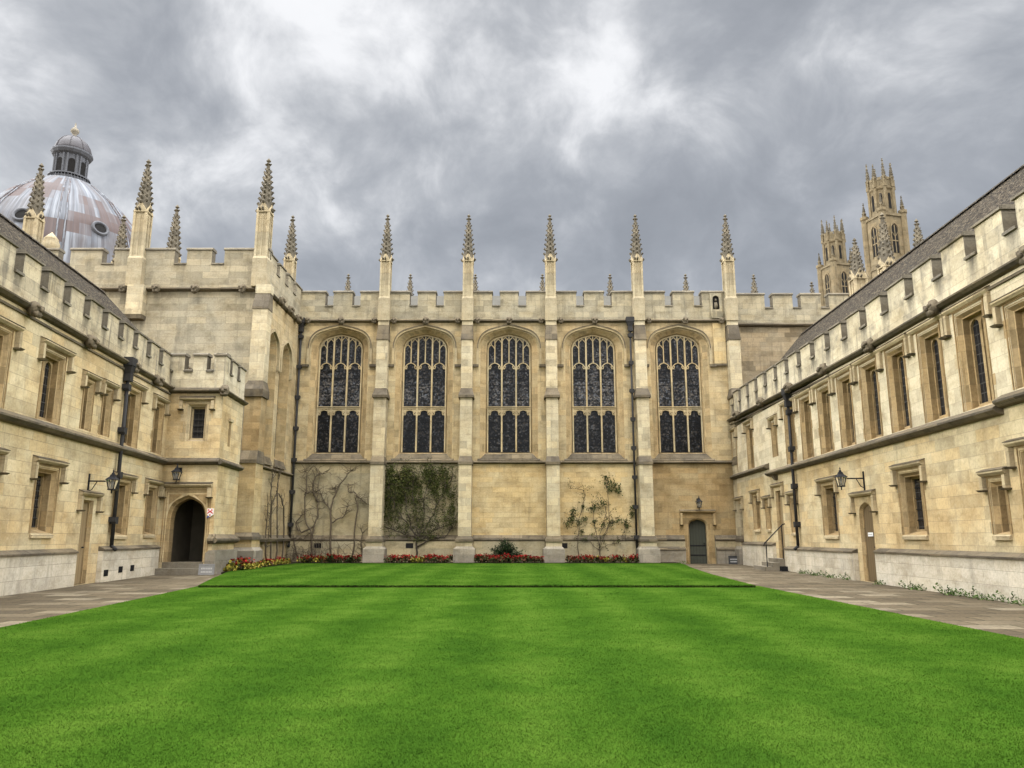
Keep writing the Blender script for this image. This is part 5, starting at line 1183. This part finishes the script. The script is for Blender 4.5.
def lv2(lf, tips):
    N3 = lambda x, z, k: mnoise.noise(Vector((x, z, k)))
    for _ in range(165):                     # sprays hanging from the top of the wall
        x = random.uniform(-6.85, -2.95); side = min(1.0, abs(x + 4.85)/1.9)
        L_ = (0.8 + 2.6*side**1.3*(0.6 + 0.9*max(0, N3(x*1.1, 0, 3) + 0.35)) + random.gauss(0, 0.3))
        if x > -3.7: L_ *= 0.55 + 0.9*max(0, N3(x*2.5, 1, 9))
        if x > -3.45 + 0.3*N3(x, 0.5, 1): z0 = random.uniform(2.6, 5.2)
        else: z0 = 5.30 - abs(random.gauss(0, 0.22)) - 0.9*max(0.0, N3(x*1.7, 2.5, 6))
        px_ = x; z = z0; w = random.gauss(0, 0.05)
        while z > max(1.75, z0 - L_):
            d = 0.5 + 0.5*N3(px_*1.5, z*1.1, 4.4)
            if random.random() < 0.15 + 0.6*d:
                for _k in range(2): lf.leaf((px_ + random.gauss(0, .05), -0.05 - abs(random.gauss(0, 0.13)), z + random.gauss(0, .03)), random.uniform(0.05, 0.12), (0, -1, 0))
            z -= 0.045; px_ += w*0.06 + random.gauss(0, 0.01)
    for cx_, cz, r in ((-6.3, 4.5, 0.5), (-6.45, 3.6, 0.45), (-4.6, 4.75, 0.5), (-4.3, 4.2, 0.42), (-3.7, 4.9, 0.35), (-5.4, 4.95, 0.35), (-3.25, 3.6, 0.22), (-3.15, 2.95, 0.2), (-5.2, 3.3, 0.3), (-4.9, 3.0, 0.25)):
        for _ in range(int(750*r*r)): lf.leaf((cx_ + random.gauss(0, r*0.5), -0.06 - abs(random.gauss(0, 0.14)), min(5.3, cz + random.gauss(0, r*0.55))), random.uniform(0.06, 0.13), (0, -1, 0))
    for tpt in tips:
        for _ in range(5): lf.leaf(tpt + Vector((random.gauss(0, .08), -abs(random.gauss(0, .04)), random.gauss(0, .08))), 0.08, (0, -1, 0))
lv2.mat = 'leaf_dark'
climber('leafy_climber', 'dense dark green climber spreading from one trunk over the second wall bay', BAY2, 0.05, 0.014, 26, 0.8, 'twig', lv2)
BAY4 = [[(4.64, 0.1), (4.69, 1.35), (4.95, 2.24), (4.97, 2.93), (4.63, 3.41)], [(4.69, 1.35), (5.15, 2.03), (5.13, 3.83), (5.07, 4.46)], [(3.53, 0.2), (3.52, 2.17), (3.14, 2.65)], [(3.52, 2.17), (3.92, 3.27), (3.79, 3.9), (3.09, 3.97)],
 [(4.64, 0.74), (5.15, 1.9), (5.51, 2.24)], [(6.05, 1.2), (6.05, 1.62), (6.0, 2.24)], [(4.64, 0.71), (4.09, 1.15), (3.78, 1.18)], [(4.64, 0.71), (5.2, 1.01), (5.9, 1.22)], [(4.67, 0.81), (4.39, 2.17), (4.3, 3.2)]]
random.seed(8)
def lv4(lf, tips):
    cl = [(5.2, 4.35, .28), (5.55, 4.15, .25), (5.3, 3.95, .2), (5.75, 3.85, .2), (4.55, 3.05, .22), (4.9, 3.2, .2), (4.3, 2.9, .2), (5.3, 2.15, .15), (5.7, 2.3, .15), (6.1, 2.2, .16), (6.15, 1.95, .12), (3.2, 2.35, .22), (3.0, 2.1, .22), (3.6, 2.2, .18), (3.9, 2.4, .15), (3.3, 2.75, .2), (4.9, 2.05, .14), (6.45, 2.6, .14), (6.5, 2.95, .14), (3.8, 3.0, .1), (4.4, 2.2, .12), (3.7, 1.7, .12), (5.05, 4.6, .1)]
    for x, z, r in cl:
        for _ in range(int(300*r)): lf.leaf((x + random.gauss(0, r*0.55), -0.06 - abs(random.gauss(0, 0.08)), z + random.gauss(0, r*0.55)), random.uniform(0.06, 0.12), (0, -1, 0))
    for tpt in tips:
        if random.random() < 0.5:
            for _ in range(3): lf.leaf(tpt + Vector((random.gauss(0, .05), -0.02, random.gauss(0, .05))), 0.075, (0, -1, 0))
lv4.mat = 'leaf_mid'
climber('sparse_climber', 'thin climber with scattered leaf clusters left of the free-standing drainpipe bay', BAY4, 0.022, 0.008, 12, 0.45, 'twig', lv4)
# dark spreading shrub
random.seed(3)
T = thing('shrub', 'low dark green spreading shrub behind the red bedding in the middle bay', 'shrub', (-0.35, 41.45, 0.08))
st = MB(); lf = MB()
for k in range(46):
    a = random.uniform(-1, 1); L_ = 1.45*(0.55 + 0.45*random.random()); tip = Vector((a*1.3, random.uniform(-0.45, 0.25), max(0.25, 0.95*(1 - abs(a)**1.4) + random.uniform(-0.15, 0.25))))
    p = [Vector((a*0.15, 0, 0)), tip*0.5 + Vector((0, 0, 0.12)), tip*0.8 + Vector((0, 0, 0.08)), tip]; st.tube(p, [0.02, 0.014, 0.009, 0.004], 4)
    for i in range(85):
        t = random.uniform(0.25, 1.0); q = (p[0].lerp(p[1], t*2) if t < 0.5 else p[1].lerp(p[3], t*2 - 1)); lf.leaf(q + Vector((random.gauss(0, .07), random.gauss(0, .07), random.gauss(0, .05))), random.uniform(0.05, 0.12), None, 0.4)
st.build('stem', 'twig', T); lf.build('foliage', 'leaf_bush', T)

# bedding plants: each its own object, copies of a few prototypes
def bed_proto(seed, kind):
    random.seed(seed); mb = MB()
    for _ in range(46):
        r = random.random()**0.5*0.15; a = random.uniform(0, 6.28); mb.leaf((r*math.cos(a), r*math.sin(a), 0.03 + random.random()*0.17*(1.15 - r*3)), random.uniform(0.06, 0.10), (0, -0.4, 0.6), 0.8)
    mb.mat = 1
    for _ in range(17 if kind == 'red' else 6):
        r = random.random()**0.5*0.15; a = random.uniform(0, 6.28); mb.leaf((r*math.cos(a), r*math.sin(a) - 0.02, 0.13 + random.random()*0.13*(1.2 - r*3)), random.uniform(0.045, 0.075), (0, -1, 0.6), 0.9)
    return mb.mesh('bedding_plant', ['leaf_bed' if kind == 'red' else 'leaf_yellow', 'petal_red'])
protos = {k: [bed_proto(10 + i + (50 if k == 'yel' else 0), k) for i in range(4)] for k in ('red', 'yel')}
random.seed(77)
def bed(x0, x1, y0, y1, n, kindf, label, group, z=0.1, s=1.0):
    for k in range(n):
        x = x0 + (x1 - x0)*(k//2 + 0.5)/(n/2) + random.gauss(0, 0.05); y = (y0 if k % 2 == 0 else y1) + random.gauss(0, 0.05)
        o = bpy.data.objects.new('bedding_plant', random.choice(protos[kindf(x)])); COL.objects.link(o)
        o.location = (x, y, z); o.rotation_euler = (0, 0, random.uniform(0, 6.28)); q = random.uniform(1.1, 1.5)*s; o.scale = (q, q, q*random.uniform(0.95, 1.35))
        tag(o, label, 'flower', group)
bed(-6.5, -3.15, 40.55, 40.85, 34, lambda x: 'yel' if abs(x + 4.8) < 0.25 else 'red', 'red bedding plant in the bed under the dense leafy climber', 'bedding under the leafy climber')
bed(-1.85, 1.5, 40.55, 40.85, 34, lambda x: 'red' if random.random() < 0.85 else 'yel', 'red bedding plant in the bed before the dark shrub', 'bedding before the dark shrub')
bed(2.95, 6.5, 40.55, 40.85, 34, lambda x: 'red' if random.random() < 0.93 else 'yel', 'red bedding plant in the bed under the sparse climber', 'bedding under the sparse climber')
bed(-10.9, -7.95, 40.55, 40.85, 34, lambda x: 'red' if x > -9.6 or random.random() < 0.4 else 'yel', 'bedding plant in the bed under the bare climbers', 'bedding under the bare climbers')
random.seed(9)
for k in range(20):     # along the antechapel side, yellow
    o = bpy.data.objects.new('bedding_plant', random.choice(protos['yel' if random.random() < 0.75 else 'red'])); COL.objects.link(o)
    o.location = (-11.2 + random.gauss(0, .07) - 0.22*(k % 2), 35.2 + 5.0*(k//2)/10, 0.09); q = random.uniform(1.1, 1.5); o.scale = (q, q, q); o.rotation_euler = (0, 0, random.uniform(0, 6))
    tag(o, 'yellow-leaved bedding plant along the antechapel side wall', 'flower', 'yellow bedding by the antechapel side')
for k in range(26):     # corner bed before the antechapel buttress
    t = (k//2)/13; o = bpy.data.objects.new('bedding_plant', random.choice(protos['yel' if random.random() < 0.72 else 'red'])); COL.objects.link(o)
    o.location = (-11.25 + 0.35*random.random() - 0.3*(k % 2), 30.9 + 3.2*t, 0.06 + 0.12*(k % 2)); q = random.uniform(1.3, 1.9); o.scale = (q, q, q); o.rotation_euler = (0, 0, random.uniform(0, 6))
    tag(o, 'red and yellow bedding plant in the corner bed by the passage', 'flower', 'corner bedding by the passage')
slab('flower_bed', [(-11.75, 30.4), (-11.15, 30.6), (-10.95, 32.0), (-11.25, 33.2), (-11.34, 34.2), (-11.75, 34.2)], -0.01, 0.06, ['soil', 'soil'])

# weeds at the foot of the right range
def weed(seed, n, r, h):
    random.seed(seed); mb = MB()
    for _ in range(n):
        a = random.uniform(0, 6.28); rr_ = random.random()**0.6*r; mb.leaf((rr_*math.cos(a), rr_*math.sin(a)*0.6, random.random()*h*(1.1 - rr_/r*0.6)), random.uniform(0.045, 0.09), (0, 0, 0.8), 0.5)
    return mb.mesh('weed', 'leaf_weed')
wp = [weed(1, 60, 0.22, 0.24), weed(2, 90, 0.34, 0.2), weed(3, 34, 0.14, 0.3)]
random.seed(31)
def put_weed(u, k, s, label, group):
    o = bpy.data.objects.new('weed', wp[k]); COL.objects.link(o); o.location = at_right(u, 0.27 + random.random()*0.05, -0.01); o.scale = (s, s, s); o.rotation_euler = (0, 0, rotR)
    tag(o, label, 'weed', group)
for i, u in enumerate((11.0, 11.5, 12.0, 12.45, 12.9, 13.4, 13.9, 14.5, 15.2, 15.7)): put_weed(u, i % 3, 0.75 + 0.3*random.random(), 'small weed tuft at the wall foot between the drainpipe and the arched door', 'weeds left of the arched door')
for i, u in enumerate((18.3, 19.9, 20.3, 20.75, 21.9, 22.3, 22.7, 23.1, 23.5, 24.1, 24.5, 25.0, 25.6)): put_weed(u, (i + 1) % 3, 0.8 + 0.35*random.random(), 'small weed tuft at the wall foot right of the arched door', 'weeds right of the arched door')
o = bpy.data.objects.new('weed', wp[1]); COL.objects.link(o); o.location = (8.95, 41.2, 0.05); o.scale = (0.9, 0.9, 0.8); tag(o, 'small green weed at the left foot of the chapel door', 'weed')
